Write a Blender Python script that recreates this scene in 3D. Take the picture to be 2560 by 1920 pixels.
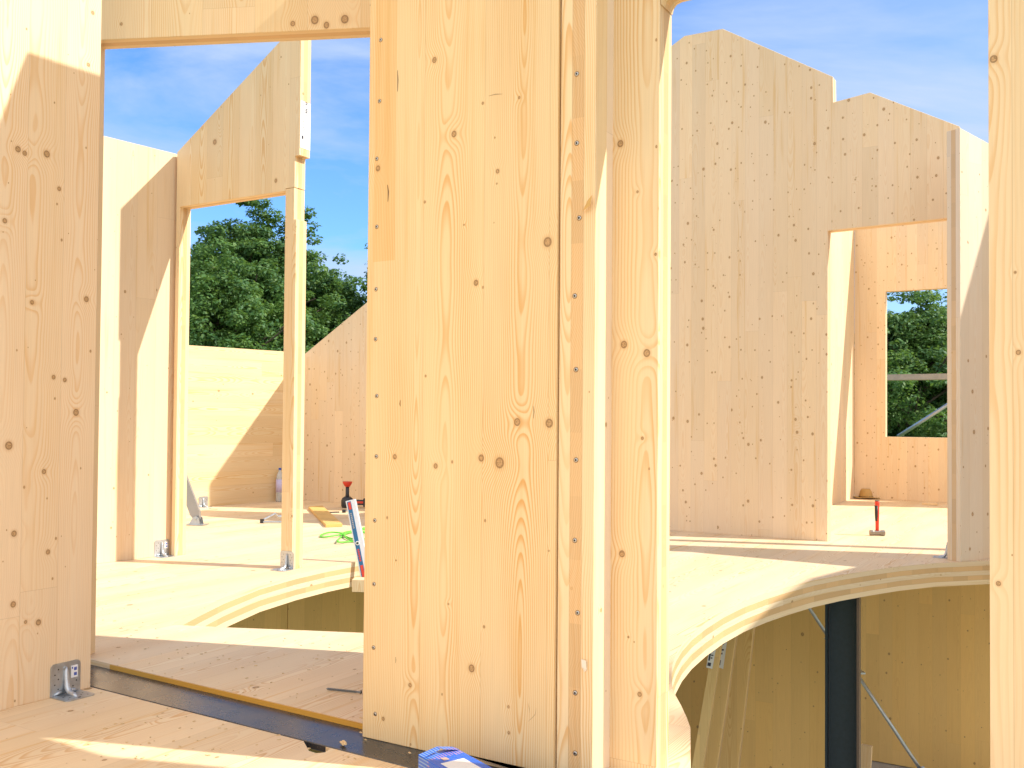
import bpy, bmesh, math, random
import numpy as np
from mathutils import Vector, Matrix
from mathutils.geometry import tessellate_polygon
R = math.radians
scene = bpy.context.scene
col = scene.collection
for o in list(bpy.data.objects): bpy.data.objects.remove(o)
random.seed(7)

# ------------------------------------------------------------------ camera
F = 2400.0; EYE = 0.9; PITCH = R(1.2); ROLL = R(0.44)
SHY = 85 - F*math.tan(PITCH)
fwd = Vector((0, math.cos(PITCH), math.sin(PITCH)))
up0 = Vector((0, -math.sin(PITCH), math.cos(PITCH)))
rt0 = Vector((1, 0, 0))
cR, sR = math.cos(ROLL), math.sin(ROLL)
camR = cR*rt0 + sR*up0
camU = -sR*rt0 + cR*up0
CAM = Vector((0, 0, EYE))
cd = bpy.data.cameras.new('camera')
cd.sensor_width = 36; cd.lens = 36*F/2560; cd.shift_y = SHY/2560
cd.clip_start = 0.05; cd.clip_end = 2000
cam = bpy.data.objects.new('camera', cd); col.objects.link(cam)
M = Matrix((camR, camU, -fwd)).transposed().to_4x4(); M.translation = CAM
cam.matrix_world = M
scene.camera = cam
scene.render.resolution_x = 1024; scene.render.resolution_y = 768

# ------------------------------------------------------------------ light
SUN_AZ = R(-12.5); SUN_EL = R(42.5)          # azimuth measured from +X towards +Y
sdir = Vector((math.cos(SUN_EL)*math.cos(SUN_AZ), math.cos(SUN_EL)*math.sin(SUN_AZ), math.sin(SUN_EL)))
sl = bpy.data.lights.new('sun', 'SUN'); sl.energy = 3.25; sl.angle = R(0.53); sl.color = (1.0, 0.95, 0.86)
sun = bpy.data.objects.new('sun', sl); col.objects.link(sun)
sun.rotation_euler = sdir.to_track_quat('Z', 'Y').to_euler()
world = bpy.data.worlds.new('World'); scene.world = world; world.use_nodes = True
wn = world.node_tree.nodes; wl = world.node_tree.links
wn.clear()
wo = wn.new('ShaderNodeOutputWorld'); bg = wn.new('ShaderNodeBackground')
sky = wn.new('ShaderNodeTexSky'); sky.sky_type = 'NISHITA'; sky.sun_disc = False
sky.sun_elevation = SUN_EL; sky.sun_rotation = math.pi/2 - SUN_AZ
sky.air_density = 1.0; sky.dust_density = 0.3; sky.ozone_density = 2.0
bg.inputs['Strength'].default_value = 0.12
tcw = wn.new('ShaderNodeTexCoord')
# thin cirrus: noise over the sky direction, projected on a high flat layer
sepw = wn.new('ShaderNodeSeparateXYZ'); wl.new(tcw.outputs['Generated'], sepw.inputs[0])
def wmath(op, a, b=None, c=None, clamp=False):
    n = wn.new('ShaderNodeMath'); n.operation = op; n.use_clamp = clamp
    for i, v in enumerate((a, b, c)):
        if v is None: continue
        if isinstance(v, (int, float)): n.inputs[i].default_value = v
        else: wl.new(v, n.inputs[i])
    return n.outputs[0]
zc = wmath('ADD', wmath('MAXIMUM', sepw.outputs[2], 0.0), 0.22)
cx = wmath('DIVIDE', sepw.outputs[0], zc); cy = wmath('DIVIDE', sepw.outputs[1], zc)
cw = wn.new('ShaderNodeCombineXYZ'); wl.new(cx, cw.inputs[0]); wl.new(cy, cw.inputs[1])
mp = wn.new('ShaderNodeMapping'); mp.inputs['Rotation'].default_value = (0, 0, R(25)); mp.inputs['Scale'].default_value = (0.9, 2.0, 1)
mp.inputs['Location'].default_value = (3.3, 1.7, 0)
wl.new(cw.outputs[0], mp.inputs[0])
nz = wn.new('ShaderNodeTexNoise'); nz.inputs['Scale'].default_value = 0.9; nz.inputs['Detail'].default_value = 8; nz.inputs['Roughness'].default_value = 0.58
nz.inputs['Distortion'].default_value = 0.6
wl.new(mp.outputs[0], nz.inputs['Vector'])
mr = wn.new('ShaderNodeMapRange'); mr.inputs['From Min'].default_value = 0.43; mr.inputs['From Max'].default_value = 0.64
wl.new(nz.outputs['Fac'], mr.inputs['Value'])
# more veil towards the right (towards the sun)
side = wmath('MULTIPLY_ADD', sepw.outputs[0], 0.75, 0.08, clamp=True)
veil = wmath('MULTIPLY', wmath('ADD', wmath('MULTIPLY', mr.outputs[0], 0.85), side), 1.0, clamp=True)
mixc = wn.new('ShaderNodeMix'); mixc.data_type = 'RGBA'
wl.new(veil, mixc.inputs['Factor'])
tint = wn.new('ShaderNodeMix'); tint.data_type = 'RGBA'; tint.blend_type = 'MULTIPLY'; tint.inputs['Factor'].default_value = 1.0
wl.new(sky.outputs[0], tint.inputs['A']); tint.inputs['B'].default_value = (0.50, 0.77, 1.12, 1)
wl.new(tint.outputs['Result'], mixc.inputs['A'])
mixc.inputs['B'].default_value = (2.6, 3.2, 4.2, 1)
# white fill glow added to the unseen half of the sky behind the camera
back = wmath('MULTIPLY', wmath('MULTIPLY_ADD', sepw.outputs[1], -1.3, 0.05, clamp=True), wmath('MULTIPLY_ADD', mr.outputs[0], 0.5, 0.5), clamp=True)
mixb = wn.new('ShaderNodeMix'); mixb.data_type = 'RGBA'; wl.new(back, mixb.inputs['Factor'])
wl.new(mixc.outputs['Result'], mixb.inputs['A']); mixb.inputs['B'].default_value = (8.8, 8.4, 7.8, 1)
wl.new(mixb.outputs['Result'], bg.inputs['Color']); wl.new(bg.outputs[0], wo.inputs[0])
scene.view_settings.view_transform = 'Standard'; scene.view_settings.look = 'None'
scene.view_settings.gamma = 1.0; scene.view_settings.use_curve_mapping = False
scene.view_settings.exposure = 0.98
scene.cycles.max_bounces = 10; scene.cycles.diffuse_bounces = 6

# ------------------------------------------------------------------ picture <-> place
def ray(px, py):
    a = px-1280; b = -(py-960)+SHY
    return ((a*cR - b*sR)*rt0 + (a*sR + b*cR)*up0 + F*fwd)/F
def fl(px, py, z=0.0):                        # point on the level z seen at a pixel of the 2560 px photograph
    d = ray(px, py); return CAM + d*((z-EYE)/d.z)
class Plane:                                  # vertical plane with its own axis: s along, z up
    def __init__(s, p, ang):
        s.o = Vector((p[0], p[1], 0)); s.a = ang; s.d = Vector((math.cos(ang), math.sin(ang), 0)); s.n = Vector((-s.d.y, s.d.x, 0))
    def at(s, px, py):
        d = ray(px, py); t = (s.o-CAM).dot(s.n)/d.dot(s.n); p = CAM + t*d
        return ((p-s.o).dot(s.d), p.z)
    def P(s, u, z=0, off=0): return s.o + s.d*u + s.n*off + Vector((0, 0, z))
    def shifted(s, off):
        return Plane(s.o + s.n*off, s.a)
E1 = R(-31.0); E2 = R(59.0)
e1 = Vector((math.cos(E1), math.sin(E1), 0)); e2 = Vector((math.cos(E2), math.sin(E2), 0))

# ------------------------------------------------------------------ materials
class NT:
    def __init__(s, name):
        s.m = bpy.data.materials.new(name); s.m.use_nodes = True
        s.t = s.m.node_tree; s.n = s.t.nodes; s.l = s.t.links
        s.b = s.n['Principled BSDF']
    def node(s, typ, **kw):
        n = s.n.new(typ)
        for k, v in kw.items(): setattr(n, k, v)
        return n
    def set(s, sock, v):
        if isinstance(v, bpy.types.NodeSocket): s.l.new(v, sock)
        else: sock.default_value = v
    def math(s, op, a, b=None, c=None, clamp=False):
        n = s.n.new('ShaderNodeMath'); n.operation = op; n.use_clamp = clamp
        for i, v in enumerate((a, b, c)):
            if v is not None: s.set(n.inputs[i], v)
        return n.outputs[0]
    def vec(s, x=0.0, y=0.0, z=0.0):
        n = s.n.new('ShaderNodeCombineXYZ')
        for i, v in enumerate((x, y, z)): s.set(n.inputs[i], v)
        return n.outputs[0]
    def noise(s, v, scale, detail=2, rough=0.5, dist=0.0):
        n = s.n.new('ShaderNodeTexNoise'); s.set(n.inputs['Vector'], v)
        n.inputs['Scale'].default_value = scale; n.inputs['Detail'].default_value = detail
        n.inputs['Roughness'].default_value = rough; n.inputs['Distortion'].default_value = dist
        return n.outputs['Fac']
    def white(s, v):
        n = s.n.new('ShaderNodeTexWhiteNoise'); n.noise_dimensions = '3D'; s.set(n.inputs['Vector'], v)
        q = s.n.new('ShaderNodeSeparateColor'); s.l.new(n.outputs['Color'], q.inputs[0])
        return q.outputs[0], q.outputs[1], q.outputs[2]
    def smooth(s, v, a, b, lo=0.0, hi=1.0):
        n = s.n.new('ShaderNodeMapRange'); n.interpolation_type = 'SMOOTHSTEP'
        s.set(n.inputs['Value'], v); s.set(n.inputs['From Min'], a); s.set(n.inputs['From Max'], b)
        s.set(n.inputs['To Min'], lo); s.set(n.inputs['To Max'], hi)
        return n.outputs[0]
    def mix(s, f, a, b, blend='MIX'):
        n = s.n.new('ShaderNodeMix'); n.data_type = 'RGBA'; n.blend_type = blend
        s.set(n.inputs['Factor'], f); s.set(n.inputs['A'], a); s.set(n.inputs['B'], b)
        return n.outputs['Result']
def c4(c): return (c[0], c[1], c[2], 1.0)

def wood(name, U='x', G='z', T='y', bw=0.14, blen=3.2, layers=3, thick=0.09, t0=0.0, knots=(), k_mid=0.45, k_small=0.55,
         tone=1.0, light=(0.78, 0.605, 0.365), late=(0.66, 0.37, 0.13), ring=0.75, freq=190.0, rough=0.55, per_object=True,
         spread=0.06, kspace=0.30, streak=0.45, swirl=1.0, eg_amt=0.75, patch=None, kmax=0.0115, smax=0.0032, edge_ring=1.0):
    w = NT(name)
    tc = w.node('ShaderNodeTexCoord'); oi = w.node('ShaderNodeObjectInfo')
    sp = w.node('ShaderNodeSeparateXYZ'); w.l.new(tc.outputs['Object'], sp.inputs[0])
    sn = w.node('ShaderNodeSeparateXYZ'); w.l.new(tc.outputs['Normal'], sn.inputs[0])
    ax = dict(x=sp.outputs[0], y=sp.outputs[1], z=sp.outputs[2]); nx = dict(x=sn.outputs[0], y=sn.outputs[1], z=sn.outputs[2])
    edge = w.math('LESS_THAN', w.math('ABSOLUTE', nx[T]), 0.6)
    rnd = w.math('MULTIPLY', oi.outputs['Random'], 40.0 if per_object else 0.0)
    # on an edge face the across direction is the thickness
    u0 = w.math('ADD', w.math('MULTIPLY', ax[U], w.math('SUBTRACT', 1.0, edge)), w.math('MULTIPLY', w.math('ADD', ax[T], 7.3), edge))
    u = w.math('ADD', u0, rnd); g = w.math('ADD', ax[G], w.math('MULTIPLY', rnd, 1.7))
    bx = w.math('DIVIDE', u, bw); idx = w.math('FLOOR', bx); fx = w.math('FRACT', bx)
    a1, a2, a3 = w.white(w.vec(idx, 3.1, 0.0))
    gy = w.math('ADD', w.math('DIVIDE', g, blen), w.math('MULTIPLY', a1, 7.0)); row = w.math('FLOOR', gy); fy = w.math('FRACT', gy)
    r1, r2, r3 = w.white(w.vec(idx, row, 1.7))
    ul = w.math('MULTIPLY', w.math('ADD', w.math('SUBTRACT', fx, 0.5), w.math('MULTIPLY', w.math('SUBTRACT', r1, 0.5), 0.9)), bw)
    dn = w.noise(w.vec(w.math('MULTIPLY', g, 0.8), w.math('MULTIPLY', w.math('ADD', idx, row), 3.37), 0.0), 1.2, 2, 0.45)
    d = w.math('ADD', w.math('MULTIPLY_ADD', r2, 0.05, 0.004), w.math('MULTIPLY', w.math('SUBTRACT', dn, 0.35), 0.12))
    wob = w.math('MULTIPLY', w.math('SUBTRACT', w.noise(w.vec(w.math('MULTIPLY', u, 5.0), w.math('MULTIPLY', g, 1.3), 0), 2.2, 2, 0.5), 0.5), 0.012)
    rad = w.math('ADD', w.math('SQRT', w.math('ADD', w.math('MULTIPLY', ul, ul), w.math('MULTIPLY', d, d))), wob)
    kden = w.smooth(w.noise(w.vec(w.math('MULTIPLY', u, 4.0), w.math('MULTIPLY', g, 1.6), w.math('MULTIPLY', a2, 5.0)), 1.0, 2), 0.35, 0.65, 0.35, 1.5)
    kv = None
    def vor(space, rmin, rmax, dens, seed, stretch):
        n = w.node('ShaderNodeTexVoronoi', voronoi_dimensions='2D', feature='F1')
        w.set(n.inputs['Vector'], w.vec(w.math('ADD', u, seed), w.math('MULTIPLY', g, stretch), 0)); n.inputs['Scale'].default_value = 1/space
        sc = w.node('ShaderNodeSeparateColor'); w.l.new(n.outputs['Color'], sc.inputs[0])
        dist = w.math('MULTIPLY', n.outputs['Distance'], space)
        rr = w.math('MULTIPLY_ADD', w.math('POWER', sc.outputs[0], 2.0), rmax-rmin, rmin)
        ok = w.math('LESS_THAN', sc.outputs[1], w.math('MULTIPLY', kden, dens))
        rel = w.math('ADD', w.math('DIVIDE', dist, rr), w.math('MULTIPLY', w.math('SUBTRACT', 1.0, ok), 50.0))
        return rel, sc.outputs[2]
    relA, cA = vor(kspace, 0.0042, kmax, k_mid, 0.0, 0.8)
    relB, cB = vor(0.11, 0.0013, smax, k_small, 5.3, 0.7)
    rel = w.math('MINIMUM', relA, relB)
    bump = w.math('MULTIPLY', w.math('EXPONENT', w.math('MULTIPLY', w.math('POWER', w.math('DIVIDE', relA, 3.6), 2.0), -1.0)), 0.016*swirl)
    for (ku, kg, kr) in knots:
        vm = w.node('ShaderNodeVectorMath', operation='SUBTRACT'); w.set(vm.inputs[0], w.vec(w.math('MULTIPLY', ax[U], 1.12), ax[G], 0)); vm.inputs[1].default_value = (ku*1.12, kg, 0)
        ln = w.node('ShaderNodeVectorMath', operation='LENGTH'); w.l.new(vm.outputs[0], ln.inputs[0])
        rk = w.math('DIVIDE', ln.outputs['Value'], kr)
        rel = w.math('MINIMUM', rel, rk)
        bump = w.math('ADD', bump, w.math('MULTIPLY', w.math('EXPONENT', w.math('MULTIPLY', w.math('POWER', w.math('DIVIDE', rk, 4.0), 2.0), -1.0)), kr*1.7))
    rad = w.math('ADD', rad, bump)
    ph = w.math('FRACT', w.math('MULTIPLY', rad, freq))
    lw = w.math('MULTIPLY', w.smooth(ph, 0.35, 0.88), w.smooth(ph, 0.90, 1.0, 1.0, 0.0))
    amp = w.math('MULTIPLY', w.smooth(w.noise(w.vec(w.math('MULTIPLY', u, 7.0), w.math('MULTIPLY', g, 0.9), 3.0), 1.0, 2), 0.32, 0.68, 0.22, 1.0), ring)
    amp = w.math('MULTIPLY', amp, w.math('MULTIPLY_ADD', edge, edge_ring-1.0, 1.0))
    if patch:
        inp = w.math('MULTIPLY', w.math('MULTIPLY', w.math('GREATER_THAN', ax[U], patch[0]), w.math('LESS_THAN', ax[U], patch[1])), w.math('GREATER_THAN', ax[G], patch[2]))
        amp = w.math('MULTIPLY', amp, w.math('MULTIPLY_ADD', inp, 0.7, 1.0))
        base_l = w.mix(w.math('MULTIPLY', inp, 0.38), c4(light), c4((0.72, 0.43, 0.15)))
    else: base_l = c4(light)
    colr = w.mix(w.math('MULTIPLY', lw, amp), base_l, c4(late))
    # resin / heartwood streaks, long fibres
    st = w.smooth(w.noise(w.vec(w.math('MULTIPLY', u, 26.0), w.math('MULTIPLY', g, 0.8), w.math('MULTIPLY', row, 2.3)), 1.0, 3, 0.6), 0.56, 0.78, 0.0, streak)
    colr = w.mix(st, colr, c4((0.66, 0.40, 0.14)))
    fib = w.noise(w.vec(w.math('MULTIPLY', u, 260.0), w.math('MULTIPLY', g, 5.0), 0), 1.0, 2)
    colr = w.mix(1.0, colr, w.vec(*[w.math('MULTIPLY_ADD', fib, 0.16, 0.92)]*3), 'MULTIPLY')
    # board to board tone, each board its own hue
    tn = w.math('MULTIPLY_ADD', w.math('SUBTRACT', r3, 0.5), spread*2, tone)
    hue = w.math('MULTIPLY', w.math('SUBTRACT', r2, 0.5), spread*1.2)
    colr = w.mix(1.0, colr, w.vec(w.math('ADD', tn, w.math('MULTIPLY', hue, 0.3)), tn, w.math('SUBTRACT', tn, hue)), 'MULTIPLY')
    # knots
    halo = w.smooth(rel, 0.9, 2.0, 0.34, 0.0)
    colr = w.mix(halo, colr, c4((0.56, 0.30, 0.11)))
    kn = w.smooth(rel, 0.86, 1.12, 1.0, 0.0)
    krim = w.math('MULTIPLY', w.smooth(rel, 0.5, 0.85), kn)
    kvar = w.noise(w.vec(w.math('MULTIPLY', u, 260.0), w.math('MULTIPLY', g, 260.0), 0), 1.0, 2)
    krim = w.math('MULTIPLY', krim, w.smooth(kvar, 0.35, 0.6, 0.25, 1.0))
    kc = w.mix(krim, w.mix(w.smooth(kvar, 0.34, 0.56), c4((0.20, 0.13, 0.05)), c4((0.52, 0.31, 0.14))), c4((0.13, 0.06, 0.022)))
    colr = w.mix(w.math('MULTIPLY', kn, 0.82), colr, kc)
    # fine board joints
    jn = w.math('MINIMUM', w.math('MINIMUM', fx, w.math('SUBTRACT', 1.0, fx)), 0.5)
    jn = w.smooth(w.math('MULTIPLY', jn, bw), 0.0003, 0.0011, 0.30, 0.0)
    je = w.smooth(w.math('MULTIPLY', w.math('MINIMUM', fy, w.math('SUBTRACT', 1.0, fy)), blen), 0.0004, 0.0014, 0.22, 0.0)
    colr = w.mix(w.math('MAXIMUM', jn, je), colr, c4((0.28, 0.15, 0.06)))
    # layered edge: every second layer shows end grain
    if layers > 1:
        t = w.math('DIVIDE', w.math('SUBTRACT', ax[T], t0), thick)
        li = w.math('FLOOR', w.math('MULTIPLY', t, float(layers)))
        odd = w.math('MULTIPLY', w.math('MODULO', w.math('ABSOLUTE', li), 2.0), edge)
        # blocks of end grain along the edge
        run = w.math('ADD', w.math('ADD', w.math('MULTIPLY', ax[U], 0.97), ax[G]), 30.0)
        bi = w.math('FLOOR', w.math('DIVIDE', run, 0.16)); q1, q2, q3 = w.white(w.vec(bi, li, 9.0))
        arc = w.math('FRACT', w.math('MULTIPLY', w.math('ADD', w.math('MULTIPLY', run, w.math('SUBTRACT', q2, 0.5)), w.math('ADD', w.math('MULTIPLY', ax[T], 0.9), w.math('MULTIPLY', w.noise(w.vec(w.math('MULTIPLY', run, 4.0), ax[T], 0), 4.0, 2), 0.03))), 170.0))
        eg = w.mix(w.smooth(arc, 0.3, 0.9, 0.0, 0.5), c4((0.66, 0.43, 0.21)), c4((0.50, 0.27, 0.10)))
        sc_ = w.math('MULTIPLY_ADD', q1, 0.20, 0.90)
        eg = w.mix(1.0, eg, w.vec(sc_, sc_, sc_), 'MULTIPLY')
        colr = w.mix(w.math('MULTIPLY', odd, eg_amt), colr, eg)
        lj = w.math('FRACT', w.math('MULTIPLY', t, float(layers))); lj = w.math('MINIMUM', lj, w.math('SUBTRACT', 1.0, lj))
        colr = w.mix(w.math('MULTIPLY', w.smooth(lj, 0.01, 0.05, 0.30, 0.0), edge), colr, c4((0.3, 0.16, 0.06)))
    w.l.new(colr, w.b.inputs['Base Color'])
    w.b.inputs['Roughness'].default_value = rough
    w.b.inputs['Specular IOR Level'].default_value = 0.25
    bp = w.node('ShaderNodeBump'); bp.inputs['Strength'].default_value = 0.12; bp.inputs['Distance'].default_value = 0.001
    w.l.new(w.math('ADD', w.math('MULTIPLY', lw, -0.5), fib), bp.inputs['Height']); w.l.new(bp.outputs[0], w.b.inputs['Normal'])
    return w.m

def plain(name, c, rough=0.5, metal=0.0, var=0.12, scale=40.0, spec=0.5, bump=0.0):
    w = NT(name); tc = w.node('ShaderNodeTexCoord')
    f = w.noise(tc.outputs['Object'], scale, 4, 0.6)
    a = tuple(max(0, x*(1-var)) for x in c); b = tuple(min(1, x*(1+var)) for x in c)
    w.l.new(w.mix(f, c4(a), c4(b)), w.b.inputs['Base Color'])
    w.l.new(w.smooth(f, 0.2, 0.8, max(0.03, rough-0.08), min(1, rough+0.1)), w.b.inputs['Roughness'])
    w.b.inputs['Metallic'].default_value = metal; w.b.inputs['Specular IOR Level'].default_value = spec
    if bump:
        bp = w.node('ShaderNodeBump'); bp.inputs['Strength'].default_value = bump; bp.inputs['Distance'].default_value = 0.002
        w.l.new(f, bp.inputs['Height']); w.l.new(bp.outputs[0], w.b.inputs['Normal'])
    return w.m
WALL = wood('clt_vertical')
WALL_FAR = wood('clt_vertical_far', k_mid=0.85, k_small=0.95, kspace=0.125, kmax=0.0092, smax=0.0046, streak=0.6, spread=0.06, ring=0.3, light=(0.78, 0.600, 0.395), bw=0.11)
WALL_H = wood('clt_horizontal', U='z', G='x', k_mid=0.4, k_small=0.4, streak=0.7, blen=2.2)
PALE = wood('clt_vertical_pale', k_mid=0.6, kspace=0.24, light=(0.78, 0.595, 0.395), ring=0.35)
FLOOR = wood('clt_floor', eg_amt=0.95, edge_ring=0.35, U='x', G='y', T='z', bw=0.20, blen=4.0, layers=5, thick=0.15, t0=-0.15, k_mid=0.6, k_small=0.5, kspace=0.26, tone=1.0,
             light=(0.77, 0.605, 0.395), late=(0.60, 0.34, 0.13), per_object=False, ring=0.75, spread=0.07, streak=0.8)
LUMBER = wood('lumber', layers=1, k_mid=0.3, ring=0.9)
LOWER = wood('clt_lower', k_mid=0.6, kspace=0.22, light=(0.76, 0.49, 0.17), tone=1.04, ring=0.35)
ZINC = plain('galvanised_steel', (0.50, 0.53, 0.56), 0.38, 0.85, 0.25, 60)
BOLT = plain('zinc_screw', (0.50, 0.50, 0.48), 0.35, 0.85, 0.25, 300)
HOLE = plain('dark_hole', (0.03, 0.027, 0.025), 0.8)
PAPER = plain('white_paper', (0.80, 0.80, 0.80), 0.6, 0, 0.04)
INK = plain('label_ink', (0.05, 0.05, 0.07), 0.6)
INKB = plain('blue_ink', (0.08, 0.12, 0.40), 0.6)
RED = plain('red_plastic', (0.62, 0.045, 0.02), 0.4)
BLACK = plain('black_rubber', (0.02, 0.02, 0.022), 0.5)
GREEN = plain('green_cable_sheath', (0.13, 0.55, 0.05), 0.45)
NAVY = plain('blue_print', (0.01, 0.12, 0.28), 0.35)
ALU = plain('aluminium', (0.72, 0.73, 0.75), 0.35, 0.6, 0.06)

# ------------------------------------------------------------------ object helpers
def tag(o, label=None, cat=None, group=None, kind=None):
    if label: o['label'] = label
    if cat: o['category'] = cat
    if group: o['group'] = group
    if kind: o['kind'] = kind
    return o
def empty(name, loc, rz=0.0):
    o = bpy.data.objects.new(name, None); o.empty_display_size = 0.1
    o.location = loc; o.rotation_euler = (0, 0, rz); col.objects.link(o); return o
def mesh_obj(name, verts, faces, mat, parent=None, loc=(0, 0, 0), rot=(0, 0, 0), smooth=False, mats=None, midx=None):
    me = bpy.data.meshes.new(name); me.from_pydata([tuple(v) for v in verts], [], faces)
    bm = bmesh.new(); bm.from_mesh(me); bmesh.ops.recalc_face_normals(bm, faces=bm.faces)
    bm.to_mesh(me); bm.free()
    for m in (mats or [mat]): me.materials.append(m)
    if midx:
        for p, i in zip(me.polygons, midx): p.material_index = i
    if smooth:
        for p in me.polygons: p.use_smooth = True
    o = bpy.data.objects.new(name, me); o.location = loc; o.rotation_euler = rot; col.objects.link(o)
    if parent: o.parent = parent
    return o
def prism_data(outer, holes, a, b, conv):
    """outer/holes: loops in 2D; a,b: the two thickness levels; conv(p,q,t)->3D"""
    loops = [list(outer)] + [list(h) for h in holes]
    flat = [p for lp in loops for p in lp]
    tris = tessellate_polygon([[Vector((p[0], p[1], 0)) for p in lp] for lp in loops])
    n = len(flat); V = [conv(p[0], p[1], a) for p in flat] + [conv(p[0], p[1], b) for p in flat]
    Fc = [tuple(t) for t in tris] + [tuple(i+n for i in reversed(t)) for t in tris]
    k = 0
    for lp in loops:
        m = len(lp)
        for i in range(m):
            j = (i+1) % m; Fc.append((k+i, k+j, k+j+n, k+i+n))
        k += m
    return V, Fc
def bevel(o, w=0.002, seg=1):
    md = o.modifiers.new('edge', 'BEVEL'); md.width = w; md.segments = seg; md.limit_method = 'ANGLE'; md.angle_limit = R(50); return o
def wall(name, pl, poly, thick, mat, holes=(), parent=None, bev=0.0015):
    """panel standing in plane pl; poly in (s, z); thickness goes away from the plane along +n"""
    V, Fc = prism_data(poly, holes, 0.0, thick, lambda s, z, t: (s, t, z))
    o = mesh_obj(name, V, Fc, mat, parent, pl.o, (0, 0, pl.a))
    if bev: bevel(o, bev)
    return o
def slab(name, poly, z0, z1, mat, holes=(), ang=E1):
    """horizontal plate; poly world xy; local x = e1 so that boards run along e2"""
    ca, sa = math.cos(-ang), math.sin(-ang)
    rot = lambda p: (p[0]*ca - p[1]*sa, p[0]*sa + p[1]*ca)
    V, Fc = prism_data([rot(p) for p in poly], [[rot(p) for p in h] for h in holes], z0, z1, lambda x, y, t: (x, y, t))
    return mesh_obj(name, V, Fc, mat, None, (0, 0, 0), (0, 0, ang))
class MB:
    def __init__(s): s.v = []; s.f = []; s.m = []
    def add(s, V, Fc, mi=0):
        k = len(s.v); s.v += [tuple(v) for v in V]; s.f += [tuple(i+k for i in f) for f in Fc]; s.m += [mi]*len(Fc); return s
    def box(s, c, d, rot=None, mi=0):
        x, y, z = d[0]/2, d[1]/2, d[2]/2
        V = [Vector((i*x, j*y, k*z)) for i in (-1, 1) for j in (-1, 1) for k in (-1, 1)]
        if rot is not None: V = [rot @ v for v in V]
        V = [v+Vector(c) for v in V]
        return s.add(V, [(0, 1, 3, 2), (4, 6, 7, 5), (0, 4, 5, 1), (2, 3, 7, 6), (0, 2, 6, 4), (1, 5, 7, 3)], mi)
    def tube(s, pts, rad, n=10, mi=0, cap=True):
        pts = [Vector(p) for p in pts]; k = len(pts); rads = rad if isinstance(rad, (list, tuple)) else [rad]*k
        V = []; Fc = []
        prev = None
        for i, p in enumerate(pts):
            t = (pts[min(i+1, k-1)] - pts[max(i-1, 0)]).normalized()
            if prev is None:
                a = t.orthogonal().normalized()
            else:
                a = (prev - t*prev.dot(t)).normalized()
            prev = a; b = t.cross(a)
            for j in range(n):
                th = 2*math.pi*j/n; V.append(p + (a*math.cos(th)+b*math.sin(th))*rads[i])
        for i in range(k-1):
            for j in range(n):
                Fc.append((i*n+j, i*n+(j+1) % n, (i+1)*n+(j+1) % n, (i+1)*n+j))
        if cap: Fc += [tuple(range(n-1, -1, -1)), tuple((k-1)*n+j for j in range(n))]
        return s.add(V, Fc, mi)
    def poly(s, pts, t0, t1, conv, mi=0, holes=()):
        V, Fc = prism_data(pts, holes, t0, t1, conv); return s.add(V, Fc, mi)
    def build(s, name, mats, parent=None, loc=(0, 0, 0), rot=(0, 0, 0), smooth=False):
        mats = mats if isinstance(mats, list) else [mats]
        return mesh_obj(name, s.v, s.f, mats[0], parent, loc, rot, smooth, mats, s.m)

# ================================================================== THE GROUND AND THE FLOORS
GZ = -3.1
gm = NT('meadow_ground'); tcg = gm.node('ShaderNodeTexCoord')
gn = gm.noise(tcg.outputs['Object'], 3.0, 6, 0.65)
gm.l.new(gm.mix(gn, c4((0.045, 0.10, 0.015)), c4((0.12, 0.20, 0.04))), gm.b.inputs['Base Color']); gm.b.inputs['Roughness'].default_value = 0.9
gv = [(-900, -900, GZ), (900, -900, GZ), (900, 900, GZ), (-900, 900, GZ)]
tag(mesh_obj('ground', gv, [(0, 1, 2, 3)], gm.m), kind='structure')
conc = plain('concrete', (0.45, 0.43, 0.39), 0.85, 0, 0.12, 6)
low_floor = slab('lower_floor', [(-4, 0), (-4.5, 8.6), (-1.2, 10.5), (3.0, 10.6), (5.4, 12.4), (9, 9), (9, 3), (5, -1)], GZ+0.004, -2.95, conc)
tag(low_floor, kind='structure')

def xy(v): return (v[0], v[1])
# the hole in front of the left door (sickle) and the round stair opening on the right
h1 = [fl(430, 1562), fl(579, 1569), fl(760, 1576), fl(907, 1582), fl(1150, 1594), fl(1330, 1590), fl(1400, 1540), fl(1395, 1480), fl(1330, 1425), fl(1200, 1398), fl(1040, 1393),
      fl(960, 1397), fl(892, 1404), fl(820, 1417), fl(740, 1435), fl(650, 1460), fl(560, 1495), fl(500, 1524), fl(460, 1545)]
h2far = [(2475, 1402), (2338, 1408), (2250, 1416), (2177, 1426), (2100, 1438), (2034, 1451), (1969, 1468), (1915, 1484), (1860, 1504), (1810, 1528), (1765, 1556), (1730, 1583), (1705, 1610), (1690, 1635), (1680, 1662), (1677, 1690), (1680, 1715), (1688, 1737), (1703, 1764), (1716, 1792), (1726, 1819)]
h2 = [fl(*p) for p in h2far] + [fl(1728, 2060)] + [Vector((1.55, 1.9, 0)), Vector((3.5, 3.2, 0)), Vector((3.75, 4.6, 0)), Vector((3.6, 5.9, 0))]
# far slab begins at the ledge beside the steel strip; near slab ends before it
NZ = -0.014
LA, LB = fl(225, 1648), fl(905, 1807); NA, NB = fl(225, 1717, NZ), fl(905, 1890, NZ)
def ext(a, b, k): return a + (b-a).normalized()*k
far_poly = [xy(ext(LA, LB, -2.6)), xy(LA), xy(LB), xy(ext(LA, LB, 3.0))]
near_side = [xy(ext(NA, NB, 2.55)), xy(NB)]
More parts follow.
